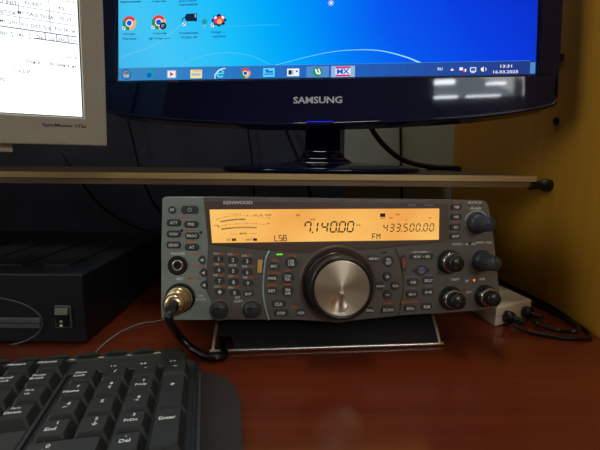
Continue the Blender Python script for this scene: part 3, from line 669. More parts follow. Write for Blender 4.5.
def button(name, p, w, h, txt, y0, r=1.2, tall=1.4, m='button', tm='white_print', pts=None, txth=None, label=None, txtw=None, lines=None, rot=0):
    b = MB(); pts_ = pts or rr(p[0], p[1], w, h, r)
    big = [(p[0] + (q[0] - p[0]) * (1 + .7 / max(w, 1)), p[1] + (q[1] - p[1]) * (1 + .7 / max(h, 1))) for q in pts_]
    b.prism(big, y0 + .1, y0 - .12, 'button_rim', 0)
    b.prism(pts_, y0, y0 - tall, m, .45)
    yy = y0 - tall - .06
    if lines:
        for k, s_ in enumerate(lines): b.text(s_, p[0], p[1] + 1.3 - 2.6 * k, tm, h=(txth or 1.9) * 1.2, w=txtw, y=yy)
    elif txt: b.text(txt, p[0], p[1], tm, h=(txth or min(2.2, h * .52)) * 1.2, w=txtw, y=yy, rot=rot)
    o = b.build(name, radio)
    if label: o['label'] = label
    return o
# left end
button('button', (8.3,85.3), 6.2, 6.0, 'PF', 0, 3.0, txth=2.0)
pw = (21.5,85.5); button('power_button', pw, 13.2, 6.2, None, 0, 2.6, label='wide power button')
b = MB(); b.disc(pw[0], pw[1], 1.5, 'white_print', -1.5, 110, 430, 1.15); b.rect(pw[0] - .18, pw[0] + .18, pw[1] + .3, pw[1] + 1.9, 'white_print', -1.5); b.build('power_symbol', radio)
for t, p in (('ATT', (9.3,75.5)), ('PRE', (22.4,74.2)), ('VOX', (9.2,66.8)), ('PROC', (23.0,65.3)), ('SEND', (8.9,58.3)), ('AT', (22.7,56.5))):
    button('button', p, 10.2, 4.6, t, -.35, 2.0, txth=1.9)
for p in ((30.1,46.4), (31.0,36.4), (31.5,26.8)):
    button('arrow_button', p, 5.4, 6.4, '◂', -.35, pts=[(p[0] - 2.9, p[1]), (p[0] - .4, p[1] - 2.9), (p[0] + 1.6, p[1] - 3.1), (p[0] + 2.4, p[1] - 1.4), (p[0] + 2.4, p[1] + 1.6), (p[0] + 1.2, p[1] + 3.3), (p[0] - .6, p[1] + 3.0)], txth=2.4)
for t, p in (('1', (43.2,47.1)), ('2', (54.2,46.1)), ('3', (65.2,45.0)), ('4', (43.3,38.5)), ('5', (54.3,37.5)), ('6', (65.2,36.2)), ('7', (43.7,29.9)), ('8', (54.5,28.7)), ('9', (65.7,27.6)), ('•', (43.8,21.3)), ('0', (55.2,20.4)), ('ENT', (66.0,19.2))):
    button('keypad_button', p, 7.4, 4.2, t, -.9, 2.1, tall=1.3, txth=1.7 if t == 'ENT' else 2.5)
p = (75.2,40.8); button('gold_button', p, 4.2, 10.6, None, -.9, pts=[(p[0] - 1.6, p[1] + 4.8), (p[0] - .6, p[1] + 5.4), (p[0] + 2.4, p[1] + 5.2), (p[0] + 1.9, p[1] + 1), (p[0] + 1.5, p[1] - 4.6), (p[0] + .6, p[1] - 5.3), (p[0] - 2.2, p[1] - 4.8), (p[0] - 2.0, p[1])], m='gold', label='narrow gold coloured button')
Yc = -1.6
for t, p in (('MIC', (86.2,40.9)), ('PWR', (84.7,31.2)), ('KEY', (84.6,21.4))): button('button', p, 7.2, 4.8, t, Yc, 2.2, txth=2.0)
def octo(p, w, h, c=.3): return [(p[0] - w / 2, p[1] - h * (.5 - c)), (p[0] - w * (.5 - c), p[1] - h / 2), (p[0] + w * (.5 - c), p[1] - h / 2), (p[0] + w / 2, p[1] - h * (.5 - c)), (p[0] + w / 2, p[1] + h * (.5 - c)), (p[0] + w * (.5 - c), p[1] + h / 2), (p[0] - w * (.5 - c), p[1] + h / 2), (p[0] - w / 2, p[1] + h * (.5 - c))]
for l, p in ((('LSB', 'USB'), (99.8,43.4)), (('CW', 'FSK'), (97.1,31.5)), (('FM', 'AM'), (96.9,20.5)), (('TF-', 'SET'), (178.8,43.2))):
    button('mode_button', p, 8.8, 8.2, None, Yc, pts=octo(p, 8.8, 8.2), lines=l)
button('button', (89.8,10.7), 11.0, 4.6, 'CLR', Yc, 2.2, txth=2.1); button('button', (91.6,3.4), 11.2, 4.6, 'STEP', Yc, 2.2, txth=1.9)
button('button', (107.3,3.2), 7.2, 4.8, '▸CH', Yc, 2.3, txth=1.9); button('button', (163.4,3.7), 7, 5, '1MHz', Yc, 2.3, txth=1.8)
button('button', (166.4,45.6), 8.0, 4.2, 'MENU', Yc, 1.2, txth=1.8)
for t, p, a in (('+', (177.9,30.8), 90), ('MAIN', (172.0,23.3), 180), ('SUB', (184.6,23.2), 0), ('−', (178.1,15.9), 270)):
    a = R(a); q = [(-3.3, 1.6), (-1.2, 3.3), (1.6, 3.1), (3.1, 1.6), (3.1, -1.6), (1.6, -3.1), (-1.2, -3.3), (-3.3, -1.6)]
    pts = [(p[0] + x * cos(a) - z * sin(a), p[1] + x * sin(a) + z * cos(a)) for x, z in q]
    button('arrow_button', p, 6, 6, t, Yc, pts=pts, txth=(2.6 if t == '+' else .6 if t == '−' else 1.7), txtw=3 if t == '−' else None)
p = (178.6,3.7); button('button', p, 11.4, 5.0, 'SCAN', Yc, 1.0, txth=2.1, pts=[(p[0] - 5.9, p[1] - 2.5), (p[0] + 4.9, p[1] - 2.5), (p[0] + 5.7, p[1] + 2.5), (p[0] - 4.4, p[1] + 2.5)])
Yr = -.9
p = (207.1,46.6); button('memory_button', p, 19.5, 4.0, 'M.IN  ▸ MR', Yr, 1.4, txth=1.9)
p = (192.1,41.7); button('button', p, 3.6, 12.4, 'CALL', Yr, 1.4, txth=2.2, tm='orange_print', rot=R(-82), label='narrow upright call button')
p = (206.7,35.4); bt = MB()
q = [(p[0] - 7.6, p[1]), (p[0] - 2.5, p[1] + 4), (p[0], p[1] + 4.6), (p[0] + 2.5, p[1] + 4), (p[0] + 7.6, p[1]), (p[0] + 2.5, p[1] - 4), (p[0], p[1] - 4.6), (p[0] - 2.5, p[1] - 4)]
bt.prism(q, Yr, Yr - 1.5, 'button', .5); bt.disc(p[0] + .2, p[1], 2.6, 'violet_print', Yr - 1.56); bt.strip(spline([(p[0] - 1.8, p[1] - 1.4), (p[0] - .4, p[1] + 1.2), (p[0] + .6, p[1] - 1), (p[0] + 2, p[1] + 1.4)], 4), .6, 'button', Yr - 1.62)
bt.build('satellite_button', radio)
for t, p in (('A/B', (199.8,25.7)), ('SPLIT', (212.9,26.8)), ('M▸V', (199.1,15.7)), ('A=B', (212.6,17.3)), ('MHz', (197.5,4.2)), ('SUB', (211.6,5.2))):
    button('button', p, 9.2, 5.0, t, Yr, 2.0, txth=2.0)
for t, p in (('NB', (236.8,87.0)), ('NR', (236.7,78.9)), ('BC', (236.3,70.5)), ('ANT', (236.0,62.9))):
    button('button', p, 8.8, 4.0, t, 0, 1.0, txth=1.9)
b = MB()
for t, p in (('LEVEL', (236.7,90.9)), ('LEVEL', (236.4,82.8)), ('MANUAL', (236.2,74.6)), ('9600', (235.8,66.6))): b.text(t, p[0], p[1], 'orange_print', h=1.3, y=-.05)
b.build('panel_legend', radio)
# indicator lights
b = MB(); p = (90.6,50.0); b.prism(rr(p[0], p[1], 5.0, 1.2, .5), -1.5, -1.9, 'green_led', 0); b.build('indicator_light', radio)['label'] = 'lit green indicator'
b = MB(); p = (253.2,26.0); b.lathe([(0, .5), (.9, .4), (1.1, 0)], 'orange_led', at(p[0], -.1, p[1]), 16); b.build('indicator_light', radio)['label'] = 'lit orange indicator'
b = MB(); p = (175.8,50.3); b.prism(rr(p[0], p[1], 4.4, 1.1, .5), -1.5, -1.9, 'button_rim', 0); b.build('indicator_light', radio)
# headphone jack
b = MB(); p = (11.7,42.4)
b.lathe([(7.6, 0), (7.6, .5), (6.6, 1.0), (5.2, .2), (4.6, .3)], 'button_rim', at(p[0], -.3, p[1])); b.lathe([(4.6, .4), (3.9, 1.4), (3.2, 1.4), (2.9, .2), (2.8, -.3)], 'chrome', at(p[0], -.3, p[1])); b.disc(p[0], p[1], 3.2, 'key_well', -.42)
b.build('headphone_jack', radio)
# mic socket
mp = (13.3,17.0)
b = MB(); b.lathe([(11.6, 0), (11.6, .6), (10.8, 1.2), (9.6, .6), (8.8, .2), (0, .2)], 'button_rim', at(mp[0], -.3, mp[1])); b.build('microphone_socket', radio)
# plain knobs
def ribs(n, amp, lo=1, hi=99): return lambda a, i: 1 - amp * (.5 + .5 * cos(a * n)) if lo <= i <= hi else 1
def plain_knob(p, r1, r2, h, kn='knob', name='knob'):
    b = MB(); b.lathe([(r1 + .8, 0), (r1 + .8, .4), (r1, .8)], 'button_rim', at(p[0], -.1, p[1]))
    b.lathe([(r1, .2), (r1, 4.5), (r1 - .5, 5.4), (r2 + .3, 6.2), (r2, 7.5), (r2 - .5, h - 1), (r2 - 1.2, h), (0, h + .1)], kn, at(p[0], -.1, p[1]), 64, wob=ribs(20, .05, 1, 5))
    b.box(p[0] - .3, p[0] + .3, -h - .35, -h + .5, p[1] + 1.5, p[1] + r2 - 1.6, 'button_rim')
    return b.build(name, radio)
plain_knob((255.4,73.4), 8.2, 6.5, 20); plain_knob((259.9,42.1), 8.2, 6.6, 20)
for p in ((43.8,6.9), (68.7,6.6)):
    b = MB(); b.lathe([(8.4, 0), (8.4, .8), (7.2, 1.2), (6.9, .4)], 'metal_grey', at(p[0], -.8, p[1])); b.lathe([(6.4, 0), (6.3, 4), (5.6, 5), (0, 5.2)], 'knob', at(p[0], -.8, p[1]), 48, wob=ribs(18, .05, 1, 1))
    b.tube([(p[0] - 4, -6.2, p[1] + 1.5), (p[0], -6.4, p[1] + 2.6), (p[0] + 4, -6.2, p[1] + 1.5)], .5, 'knob_gloss', 6, 4); b.build('push_knob', radio)
def dual_knob(p, r1):
    b = MB(); b.lathe([(r1 + .9, 0), (r1 + .9, .5), (r1, .9)], 'button_rim', at(p[0], -.1, p[1]))
    b.lathe([(r1, .3), (r1, 4.6), (r1 - .5, 5.6), (r1 - 1.6, 6.2), (r1 - 1.8, 6.3), (3, 6.3)], 'knob_gloss', at(p[0], -.1, p[1]), 64, wob=ribs(16, .08, 1, 3))
    o = b.build('outer_knob', radio)
    b = MB(); b.lathe([(r1 - 1.4, 6.3), (r1 - 1.1, 7.0), (r1 - 1.5, 7.6), (r1 - 2.2, 7.9)], 'chrome', at(p[0], -.1, p[1]), 48)
    b.build('chrome_ring', o)
    b = MB(); r2 = r1 - 2.3
    b.lathe([(r2, 6.6), (r2 + .1, 11), (r2 - .4, 14.6), (r2 - 1.4, 15.7), (0, 15.9)], 'knob_gloss', at(p[0], -.1, p[1]), 64, wob=ribs(20, .06, 0, 2))
    b.box(p[0] - .25, p[0] + .25, -16.3, -15.2, p[1] + .4, p[1] + r2 - 1.6, 'metal_grey')
    b.build('inner_knob', o)
for p, r1 in (((231.0,41.7), 9.2), ((232.8,11.5), 9.2), ((262.9,12.6), 8.6)): dual_knob(p, r1)
# tuning dial
dc = (137.2,25.6); dk = (136.3,25.5)
dcx, dcz = (dc[0] * .35 + dk[0] * .65), (dc[1] * .35 + dk[1] * .65)
b = MB(); b.lathe([(31.5, 0), (31.3, 1.6), (30.2, 2.6), (28.6, 2.2), (28.0, 1.0), (26.5, .8)], 'surround', at(dc[0], -1.0, dc[1]), 96); b.build('dial_recess_ring', radio)
b = MB(); b.lathe([(26.6, 0), (26.4, 2), (25.4, 3.4), (24.9, 4), (24.9, 18), (24.4, 20.4), (23.4, 21.6), (21.6, 21.6), (21.2, 20.9)], 'knob_gloss', at(dcx, -1.4, dcz), 128, wob=lambda a, i: 1 - .012 * (.5 + .5 * cos(a * 60)) if i in (3, 4) else 1)
dial = b.build('tuning_dial', radio)
# spun metal face with a finger dimple: radial grid of the disc with a spherical hollow
dimx, dimz = (133.5,14.4)
fx, fz = dimx - dcx, dimz - dcz
bb = bmesh.new(); NR_, NA = 44, 128; RF = 21.3; rows_ = []
for i in range(1, NR_ + 1):
    r_ = RF * i / NR_; row = []
    for k in range(NA):
        a = 2 * pi * k / NA; x, z = r_ * cos(a), r_ * sin(a); d = ((x - fx) ** 2 + (z - fz) ** 2) ** .5; rd = 7.6
        y = 0
        if d < rd: y = -3.6 * (1 - (d / rd) ** 2)
        elif d < rd + .8: y = 0
        if i == NR_: y = -.3
        row.append(bb.verts.new((x, z, y)))
    rows_.append(row)
c0 = bb.verts.new((0, 0, 0))
for k in range(NA):
    bb.faces.new((c0, rows_[0][k], rows_[0][(k + 1) % NA]))
    for i in range(NR_ - 1): bb.faces.new((rows_[i][k], rows_[i + 1][k], rows_[i + 1][(k + 1) % NA], rows_[i][(k + 1) % NA]))
b = MB(); b._take(bb, 'spun', True)
# the face keeps its own frame (z = spin axis) so the turned finish runs in circles
df = b.build('dial_face', dial, loc=(dcx * MM, (-1.4 - 21.3) * MM, dcz * MM), rot=(R(90), 0, 0)); df['label'] = 'silver dial face with finger dimple'
# bail stand and rear feet (world space, undoing the radio tilt)
rinv = (Matrix.Translation((-.1057, .3215, .0312)) @ Euler((R(-6.5), 0, R(6))).to_matrix().to_4x4()).inverted()
def rpart(name, mb):
    for v in mb.bm.verts: v.co = rinv @ v.co
    return mb.build(name, radio)
BL = Vector((-0.0693,0.3303,0.0020)); BR = Vector((0.1197,0.3486,0.0020))
RM = rinv.inverted()
tl = RM @ Vector((.040, .030, .001)); tr = RM @ Vector((.226, .030, .004))
d = (BR - BL).normalized()
b = MB(1.0); w_ = .0020
b.tube([tl, tl.lerp(BL, .5), BL + (tl - BL).normalized() * .004, BL + d * .0015, BL + d * .005, BL.lerp(BR, .5), BR - d * .005, BR - d * .0015, BR + (tr - BR).normalized() * .004, tr.lerp(BR, .5), tr], w_ * .8, 'steel_wire', 10, 3)
bs_ = rpart('bail_stand', b)
b = MB(1.0); up_ = Vector((0, 0, .0006)); back = Vector((0, .0012, 0)); ins = d * .0012
q = [tl + ins, tr - ins, BR - ins + up_, BL + d * .017 + up_, BL + d * .013 + (tl - BL) * .30, BL + ins + (tl - BL) * .32]; bb = bmesh.new()
A = [bb.verts.new(p + back) for p in q]; B = [bb.verts.new(p + back * 2) for p in q]
bb.faces.new(A); bb.faces.new(B)
for k in range(6): bb.faces.new((A[k], A[(k + 1) % 6], B[(k + 1) % 6], B[k]))
b._take(bb, 'satin_black'); pn = rpart('bail_panel', b); pn['label'] = 'black plate inside the wire stand'
for x in (.03, .235):
    p = RM @ Vector((x, .235, 0)); b = MB(1.0); b.lathe([(.009, 0), (.010, .001), (.010, max(.004, p.z + .001)), (0, max(.004, p.z + .001))], 'black', Matrix.Translation((p.x, p.y, .0)), 24); rpart('rear_foot', b)

# ------------------------------------------------------------------ microphone plug and cable
mc = thing('microphone_cable', 'metal microphone plug with thick black cable, screwed into the radio front', 'cable', tuple(RM @ Vector((mp[0] * MM, -.001, mp[1] * MM))), (R(-6.5), 0, R(6)))
b = MB()
b.lathe([(8.0, 1.2), (9.8, 1.4), (10.0, 2.6), (9.8, 9), (9.2, 9.6), (8.6, 10), (9.1, 10.8), (9.1, 16), (8.4, 16.8), (7.6, 17.2), (7.9, 18.4), (7.9, 24), (7.4, 26.5), (6.2, 27.8), (4.2, 28.2)], 'brass', FRONT, 64, wob=ribs(28, .04, 3, 3))
b.build('plug', mc)
b = MB(); b.lathe([(4.4, 27), (4.4, 30), (3.9, 33.8), (3.4, 34.5), (0, 34.5)], 'black', FRONT, 32)
b.box(-5.2, -4.2, -33, -26.5, -1.6, 1.6, 'brass', .4); b.box(4.2, 5.2, -33, -26.5, -1.6, 1.6, 'brass', .4)
b.build('strain_relief', mc)
MI = mc.matrix_basis.inverted()
tip = Vector((0, -.034, -.0005)); w0 = Matrix.LocRotScale(mc.location, Euler(mc.rotation_euler), None)
e1 = w0 @ tip; wi = w0.inverted()
path = [e1, e1 + Vector((.001, -.010, -.004)), Vector((-0.0956,0.3202,0.0220)), Vector((-0.0881,0.3256,0.0090)), Vector((-0.0745,0.3178,0.0040)), Vector((-0.0633,0.3158,0.0034)), Vector((-0.0582,0.3225,0.0032)), Vector((-0.0624,0.3372,0.0032)), Vector((-.075, .40, .003)), Vector((-.08, .50, .003)), Vector((-.08, .62, .003))]
b = MB(1.0); b.tube([wi @ p for p in path], .0030, 'cable', 12, 8); b.build('cable', mc)

# ------------------------------------------------------------------ power supply box at the left
PF = .3439; PR = -.179; PT = .0600
ps = thing('power_supply', 'dark boxy power supply with rocker switch, on the desk at the far left', 'power supply', (-.30, .43, 0))
def pb(b, x0, x1, y0, y1, z0, z1, m, bv=0): b.box(x0 + .30, x1 + .30, y0 - .43, y1 - .43, z0, z1, m, bv)
b = MB(1.0); pb(b, -.44, PR, PF + .003, .56, .003, PT, 'psu', .002)
for k in range(6): pb(b, -.436 + k * .042, -.414 + k * .042, PF + .03, .53, PT - .001, PT + .0014, 'psu', .0004)
b.build('casing', ps)
b = MB(1.0); pb(b, -.441, PR + .001, PF, PF + .004, .002, PT + .001, 'psu', .0012)
# oval moulding and slot on the front
def fp(x, z): return (x + .30, PF - .43 - .0002, z)
el = []
(ex, ez) = ((-0.2588,0.3439,0.0195)[0], (-0.2588,0.3439,0.0195)[2])
for k in range(49): a = 2 * pi * k / 48; el.append(fp(ex + .0455 * cos(a), ez + .0215 * sin(a)))
b.tube(el, .0007, 'psu_line', 6, 1)
b.box(ex - .0455 + .30, ex + .0445 + .30, PF - .43 - .0018, PF - .43, ez - .0048, ez + .0044, 'psu_line', .0012)
b.box(ex - .0455 + .30, ex + .0445 + .30, PF - .43 - .0022, PF - .43, ez - .0004, ez + .0002, 'key_well')
b.build('front_plate', ps)
s0 = (-0.1956,0.3439,0.0248)
b = MB(1.0); x, z = s0[0] + .30, s0[2]; y = PF - .43
b.box(x - .0068, x + .0068, y - .0012, y + .001, z - .0096, z + .0096, 'psu_line', .0008)
b.box(x - .0056, x + .0056, y - .0016, y, z - .0084, z + .0084, 'key_well')
mt = Matrix.Translation((x, y - .0012, z)) @ Matrix.Rotation(R(9), 4, 'X')
b.box(-.0052, .0052, -.0022, .0004, -.0080, .0026, 'key_well', .0004, mt); 
mt2 = Matrix.Translation((x, y - .0012, z + .004)) @ Matrix.Rotation(R(-22), 4, 'X')
b.box(-.0052, .0052, -.0026, .0004, -.0022, .0036, 'switch_lit', .0004, mt2)
b.text('O', x, z - .0028, 'key_print', h=.0022, y=y - .0042); b.text('I', x, z - .0062, 'key_print', h=.0018, w=.0024, y=y - .0045)
b.build('rocker_switch', ps)
for (fx_, fy_) in ((-.43, PF + .01), (-.19, PF + .01), (-.43, .55), (-.19, .55)):
    b = MB(1.0); b.lathe([(0, 0), (.006, 0), (.006, .0032), (0, .0032)], 'black', Matrix.Translation((fx_ + .30, fy_ - .43, 0)), 16); b.build('foot', ps)

# ------------------------------------------------------------------ keyboard
KA = .2127
kb = thing('computer_keyboard', 'black computer keyboard with number pad, lying at the lower left', 'keyboard', (-.1386, .262, 0), (0, 0, KA))
KZ = 16.5
mt_ = thing('black_mat', 'thin black rounded mat on the desk, under the right end of the keyboard', 'mat', (-.1386, .262, 0), (0, 0, KA))
b = MB(); b.prism([(40, -200)] + [((96.0,-72.3)[0], -200), (96.0,-72.3), (97.5,-39.8), (98.0,-20.4), (96.6,-7.4), (92.5,4.5), (85.1,13.3), (74.5,19.2)] + [(40, (74.5,19.2)[1])], 0, 2.0, 'mat_black', .6, axis='z')
mo = b.build('mat_sheet', mt_)
b = MB()
BO = [(-345, -150), (72, -150), (74, -90), (73.5, 0), (72.5, 12), (69, 20), (62, 26), (50, 33), (38, 40), (20, 42), (-30, 43), (-100, 44), (-345, 44)]
b.prism(BO, 2.2, 10.5, 'key_body', 2.0, axis='z', seg=3)
# raised rims between the key blocks
def rim(x0, x1, y0, y1, z=12.0): b.box(x0, x1, y0, y1, 9.5, z, 'key_body', .8)
b.box(-12.4, 68.4, -92, 10.8, 10.45, 10.7, 'key_well'); b.box(-340, -15.6, -48.5, 30.5, 10.45, 10.7, 'key_well')
b.box(68.7, 71.8, -145, 16, 9.5, 11.4, 'black', .8); rim(-15.4, -12.8, -92, 12, 12.6); rim(-342, 60, 31.5, 41, 12.2)
rim(-12.6, 62, 11.2, 31.8, 12.4); rim(-342, -15.6, -66, -49, 12.2)
for t, x, y in (('⊓', 12.8, 14.2), ('⊓', 32.6, 13.2), ('⊓', 52.5, 13)): pass
for k, x in enumerate((12.8, 32.6, 52.5)):
    b.text(('1', 'A', 'S')[k], x, 18, 'key_print', h=2.4, y=12.5, plane='z'); b.text('o', x + 2.4, 18, 'key_print', h=1.8, y=12.5, plane='z')
b.build('keyboard_body', kb)
def keycap(x0, x1, y0, y1, legends=(), m='keycap', name='key', z1=KZ):
    bb = bmesh.new(); zb = 10.6; o = Vector((x0, y0)); 
    ix0, ix1, iy0, iy1 = x0 + 1.7, x1 - 2.9, y0 + 2.6, y1 - 1.2
    lo = rr((x0 + x1) / 2, (y0 + y1) / 2, x1 - x0, y1 - y0, 1.2, 2); hi = rr((ix0 + ix1) / 2, (iy0 + iy1) / 2, ix1 - ix0, iy1 - iy0, 1.6, 2)
    A = [bb.verts.new((p[0], p[1], zb)) for p in lo]; B = [bb.verts.new((p[0], p[1], z1 - .35)) for p in hi]
    hi2 = rr((ix0 + ix1) / 2, (iy0 + iy1) / 2, ix1 - ix0 - .8, iy1 - iy0 - .8, 1.3, 2); C_ = [bb.verts.new((p[0], p[1], z1)) for p in hi2]
    n = len(A)
    for k in range(n):
        q = (k + 1) % n; bb.faces.new((A[k], A[q], B[q], B[k])); bb.faces.new((B[k], B[q], C_[q], C_[k]))
    bb.faces.new(C_); bb.faces.new(A)
    b = MB(); b._take(bb, m)
    cx, cy = (ix0 + ix1) / 2, (iy0 + iy1) / 2
    for (t, dx, dy, h) in legends:
        b.text(t, cx + dx, cy + dy, 'key_print', h=h * 1.22, y=z1 + .08, plane='z'); 
    return b.build(name, kb)
g = .45; U = 19.05
def kk(cx, cy, legends, w=1, h=1): keycap(cx - U * w / 2 + g, cx + U * w / 2 - g, cy - U * h / 2 + g, cy + U * h / 2 - g, legends)
T2 = lambda a, c: ((a, -2, 3.4, 2.1), (c, -2, -.6, 2.1))
kk(0, 0, T2('Num', 'Lock')); kk(U, 0, (('/', 0, 1, 2.8),)); kk(2 * U, 0, (('*', 0, 1.5, 1.8),)); kk(3 * U, 0, (('−', 0, 1, .6),))
kk(0, -U, (('7', 1, 3.9, 2.2), ('Home', -1.5, -1.4, 2.2))); kk(U, -U, (('8', 1, 3.9, 2.2), ('↑', 1, -.6, 3.0))); kk(2 * U, -U, (('9', 1, 3.9, 2.2), ('PgUp', 0, -1.2, 2.6)))
kk(0, -2 * U, (('4', 1, 3.4, 2.6), ('←', 0, 0, 2.0))); kk(U, -2 * U, (('5', 0, 2.6, 2.6),)); kk(2 * U, -2 * U, (('6', 1, 3.4, 2.6), ('→', 0, 0, 2.0)))
kk(0, -3 * U, (('1', 1, 3.9, 2.2), ('End', -1, -1.2, 2.3))); kk(U, -3 * U, (('2', 1, 3.9, 2.2), ('↓', 1, -.6, 3.0))); kk(2 * U, -3 * U, (('3', 1, 3.9, 2.2), ('PgDn', 0, -1.2, 2.6)))
kk(.5 * U, -4 * U, (('0', -7, 3.4, 2.6), ('Ins', -7, -.6, 2.3)), 2); kk(2 * U, -4 * U, (('.', 0, 4, .7), ('Del', 0, 0.4, 2.4)))
kk(3 * U, -1.5 * U, (('+', 0, 5, 2.6),), 1, 2); kk(3 * U, -3.5 * U, (('Enter', 0, 7, 2.5),), 1, 2)
NXc = -25.4
navs = [[('Home',), ('Pause', 'Break'), ('Page', 'Up'), ('Page', 'Down')], [('Insert',), ('Scroll', 'Lock'), ('→',), ('Delete',)]]
for c in range(2):
    for r_ in range(4):
        l = navs[c][r_]; cx = NXc - c * U + (1.2 if r_ > 1 else 0); cy = U * (1 - r_) + 1.2
        cy = [20.6, 1.4, -18, -37.6][r_]
        kk(cx, cy, T2(*l) if len(l) == 2 else ((l[0], -2, 3, 2.4),))
blank = [['F12', '=', ']', "'"], ['F11', '-', '[', ';'], ['F10', '0', 'P', 'L'], ['F9', '9', 'O', 'K'], ['F8', '8', 'I', 'J']]
for c, colm in enumerate(blank):
    for r_ in range(4): kk(NXc - (c + 2) * U - 2 - r_ * 2.2, [20.6, 1.4, -18, -37.6][r_], ((colm[r_], -2, 3, 2.6),))
kk(NXc - .5 * U, -76, (('↑', -4, 3.6, 3.0),)); kk(NXc - 1.5 * U, -95, (('←', 0, 0, 2.4),)); kk(NXc + .5 * U - 19, -95, (('↓', 0, 0, 3.0),))
# multimedia buttons along the top
for k, x in enumerate((-66, -46.3, -26.8, -7.2, 12, 31.5)):
    b = MB(); pts = [(x + 7.6 * cos(2 * pi * q / 24), 37.3 + 2.6 * sin(2 * pi * q / 24)) for q in range(24)]
    b.prism(pts, 12.0, 14.4, 'keycap', .6, axis='z'); b.build('media_button', kb)
b = MB()
for x, t in ((-56, '≡≡'), (-36.5, '≡≡'), (-17, '◄('), (2.5, '◄('), (22, '◄x'), (41.5, '⌂')): b.text(t, x, 34.2, 'key_print', h=2.0, w=4.6, y=12.3, plane='z')
b.build('media_legend', kb)
# low feet so the body rests on the mat and the desk
for x, y in ((-330, 38), (20, 36), (-330, -140)):
    b = MB(); b.lathe([(0, 0), (5, 0), (5, 2.4), (0, 2.4)], 'black', Matrix.Translation((x, y, 0)), 16); b.build('foot', kb)
b = MB(); b.lathe([(0, 0), (5, 0), (5, .25), (0, .25)], 'black', Matrix.Translation((50, -140, 2.02)), 16); b.build('foot', kb)

# ------------------------------------------------------------------ white box, two plugs with cables at the right
bx = thing('cable_box', 'small off-white plastic box on the desk behind the right end of the radio', 'box', (.203, .43, 0))
FL = Vector((0.1857,0.3919,0.0000)); FR_ = Vector((0.2325,0.4178,0.0000)); dv = (FR_ - FL).normalized(); nv = Vector((-dv.y, dv.x, 0)); dep = .085
bkl = FL + Vector((-.16, 1, 0)).normalized() * dep; bkr = FR_ + Vector((-.16, 1, 0)).normalized() * dep
O = Vector((.203, .43, 0))
pts = [((p - O).x, (p - O).y) for p in (FL, FR_, bkr, bkl)]
b = MB(1.0); b.prism(pts, 0.0, .0190, 'white_box', .0016, axis='z', both=True); b.build('housing', bx)
b = MB(1.0)
fm = (FL + FR_) / 2 - O
b.tube([(FL - O) + Vector((-.0003, -.0003, .0100)), (FR_ - O) + Vector((.0003, -.0003, .0100))], .0003, 'beige', 6, 1); b.build('seam', bx)
def plug_cable(frac, r, label, path, name='plug_cable'):
    base = FL.lerp(FR_, frac); base.z = 0
    t = thing(name, label, 'cable', (base.x, base.y, 0), group='black leads plugged into the off-white box')
    outd = -nv if nv.y > 0 else nv
    q = Vector((0, 0, .0085))
    b = MB(1.0); b.tube([q + outd * .0006, q + outd * .003, q + outd * .006, q + outd * .008], lambda s_: r * (1 if s_ < .75 else .8), 'satin_black', 20, 1)
    b.tube([q + outd * .007, q + outd * .010 + Vector((.002, 0, -.001)), q + outd * .013 + Vector((.006, 0, -.002))], r * .5, 'satin_black', 14, 3); b.build('plug', t)
    b = MB(1.0); P = [q + outd * .012 + Vector((.0055, 0, -.002))] + [Vector(p) - Vector((base.x, base.y, 0)) for p in path]
    b.tube(P, .0018, 'cable', 10, 8); b.build('cable', t)
plug_cable(.28, .0058, 'thick black lead from the left socket of the off-white box', [(0.1988,0.3808,0.0060), (0.2063,0.3753,0.0030), (0.2180,0.3684,0.0022), (0.2339,0.3621,0.0022), (0.2519,0.3614,0.0022), (0.2606,0.3693,0.0022), (0.2640,0.3857,0.0022), (0.2690,0.4288,0.0022), (0.2694,0.4573,0.0022), (.262, .56, .0022), (.262, .70, .0022)])
plug_cable(.80, .0056, 'thick black lead from the right socket of the off-white box', [(0.2224,0.3888,0.0060), (0.2301,0.3837,0.0032), (0.2397,0.3777,0.0023), (0.2432,0.3651,0.0066), (0.2532,0.3752,0.0068), (0.2624,0.4077,0.0026), (0.2603,0.4316,0.0022), (.252, .50, .0022), (.250, .60, .0022), (.245, .7, .0022)])

# ------------------------------------------------------------------ loose cables
def loose(name, label, pts, r, m, group=None):
    o0 = Vector(pts[0]); b = MB(1.0); b.tube([Vector(p) - o0 for p in pts], r, m, 8, 8); return tag(b.build(name, loc=tuple(o0)), label, 'cable', 'cables hanging down the dark wall' if name == 'hanging_cable' else None)
loose('wire', 'thin pale wire curving over the desk behind the keyboard, beside the power supply', [(-0.1629,0.3251,0.0010), (-0.1634,0.3420,0.0010), (-0.1618,0.3618,0.0010), (-0.1563,0.3791,0.0010), (-0.1470,0.3917,0.0010), (-0.1310,0.4012,0.0010), (-.088, .46, .001), (-.08, .6, .001)], .0007, 'grey_cable')
loose('monitor_cable', 'black cable drooping behind the wide monitor onto the right end of the shelf', [(0.0821,0.6000,0.2249), (0.0936,0.6000,0.2013), (0.1107,0.6000,0.1788), (0.1333,0.6000,0.1602), (0.1570,0.6000,0.1509), (0.1847,0.6000,0.1471), (0.2122,0.6000,0.1459), (.225, .62, SZ + .0042), (.23, .66, SZ + .0042), (.20, .69, SZ + .0042)], .0036, 'dark_cable')
loose('monitor_cable', 'thin upright cable in front of the pale backing board', [(0.1691,0.7720,0.2589), (0.1739,0.7720,0.2082), (0.1770,0.7720,0.1565), (0.1819,0.7720,0.0859), (0.1868,0.7720,0.0132), (.155, .77, .002)], .0022, 'dark_cable')
loose('hanging_cable', 'dark cable hanging behind the beige monitor', [(-0.3143,0.7750,0.2552), (-0.3008,0.7750,0.2129), (-0.2923,0.7750,0.1699), (-0.2820,0.7750,0.1261), (-0.2610,0.7750,0.0727), (-.19, .74, .003)], .0022, 'dark_cable')
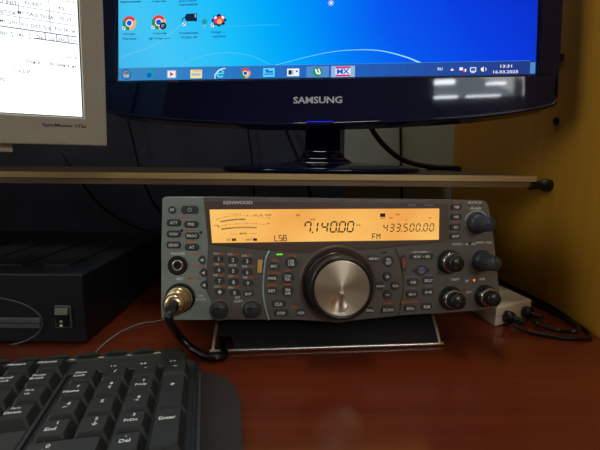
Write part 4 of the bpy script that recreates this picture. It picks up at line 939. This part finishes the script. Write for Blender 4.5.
loose('hanging_cable', 'slanting cable crossing the dark wall left of the stand neck', [(-0.0403,0.7800,0.2412), (-0.0262,0.7800,0.2071), (-0.0118,0.7800,0.1724), (0.0082,0.7800,0.1285), (0.0271,0.7800,0.0565)], .0030, 'dark_cable')
loose('hanging_cable', 'thin cable hanging straight down the dark wall mid-way along the shelf', [(-0.0951,0.7850,0.2584), (-0.0938,0.7850,0.2068), (-0.0871,0.7850,0.1507), (-0.0807,0.7850,0.0271)], .0018, 'dark_cable')
loose('hanging_cable', 'dark cable sagging across the wall above the power supply', [(-0.4221,0.7700,0.1687), (-0.3905,0.7700,0.1166), (-0.3577,0.7700,0.0724), (-0.3146,0.7700,0.0420), (-0.2704,0.7700,0.0242), (-0.2166,0.7700,0.0137)], .0022, 'dark_cable')

# ------------------------------------------------------------------ lights
def area(name, loc, target, sx, sy, power, col):
    l = bpy.data.lights.new(name, 'AREA'); l.shape = 'RECTANGLE'; l.size = sx; l.size_y = sy; l.energy = power; l.color = col
    o = bpy.data.objects.new(name, l); COL.objects.link(o); o.location = loc
    o.rotation_euler = (Vector(target) - Vector(loc)).to_track_quat('-Z', 'Y').to_euler(); return o
area('window_daylight', ((WX0 + WX1) / 2, WY + .02, (WZ0 + WZ1) / 2), (.2, 0, .1), 1.2, .45, 7, (1.0, .96, .87))
area('added_side_fill', (-1.69, -.55, .82), (.2, .35, .05), 0.9, .85, 4.6, (1.0, .94, .84))  # fill light at the added left window, brightens the ochre side panel
cl = thing('ceiling_lamp', 'flat square ceiling lamp above the desk', 'lamp', (-.02, .58, 1.9))
b = MB(1.0); b.box(-.2, .2, -.2, .2, -.03, -.001, 'window_frame', .004); b.build('housing', cl)
area('ceiling_light', (-.02, .58, 1.86), (-.02, .56, 0), .34, .34, 6, (1.0, .91, .76))
wd = bpy.data.worlds.new('world'); scene.world = wd; wd.use_nodes = True
wd.node_tree.nodes['Background'].inputs['Color'].default_value = (.5, .6, .8, 1); wd.node_tree.nodes['Background'].inputs['Strength'].default_value = .05

# ------------------------------------------------------------------ camera
cd = bpy.data.cameras.new('camera'); cam = bpy.data.objects.new('camera', cd); COL.objects.link(cam)
cd.sensor_width = 36; cd.lens = 36 * 433 / 600; cd.clip_start = .01; cd.clip_end = 20
cam.matrix_world = Matrix.Translation((0, 0, .155)) @ Matrix.Rotation(R(90 - 8.54), 4, 'X') @ Matrix.Rotation(R(.5), 4, 'Z')
scene.camera = cam
vs = scene.view_settings; vs.view_transform = 'Standard'; vs.look = 'None'; vs.gamma = 1; vs.exposure = 0; vs.use_curve_mapping = False
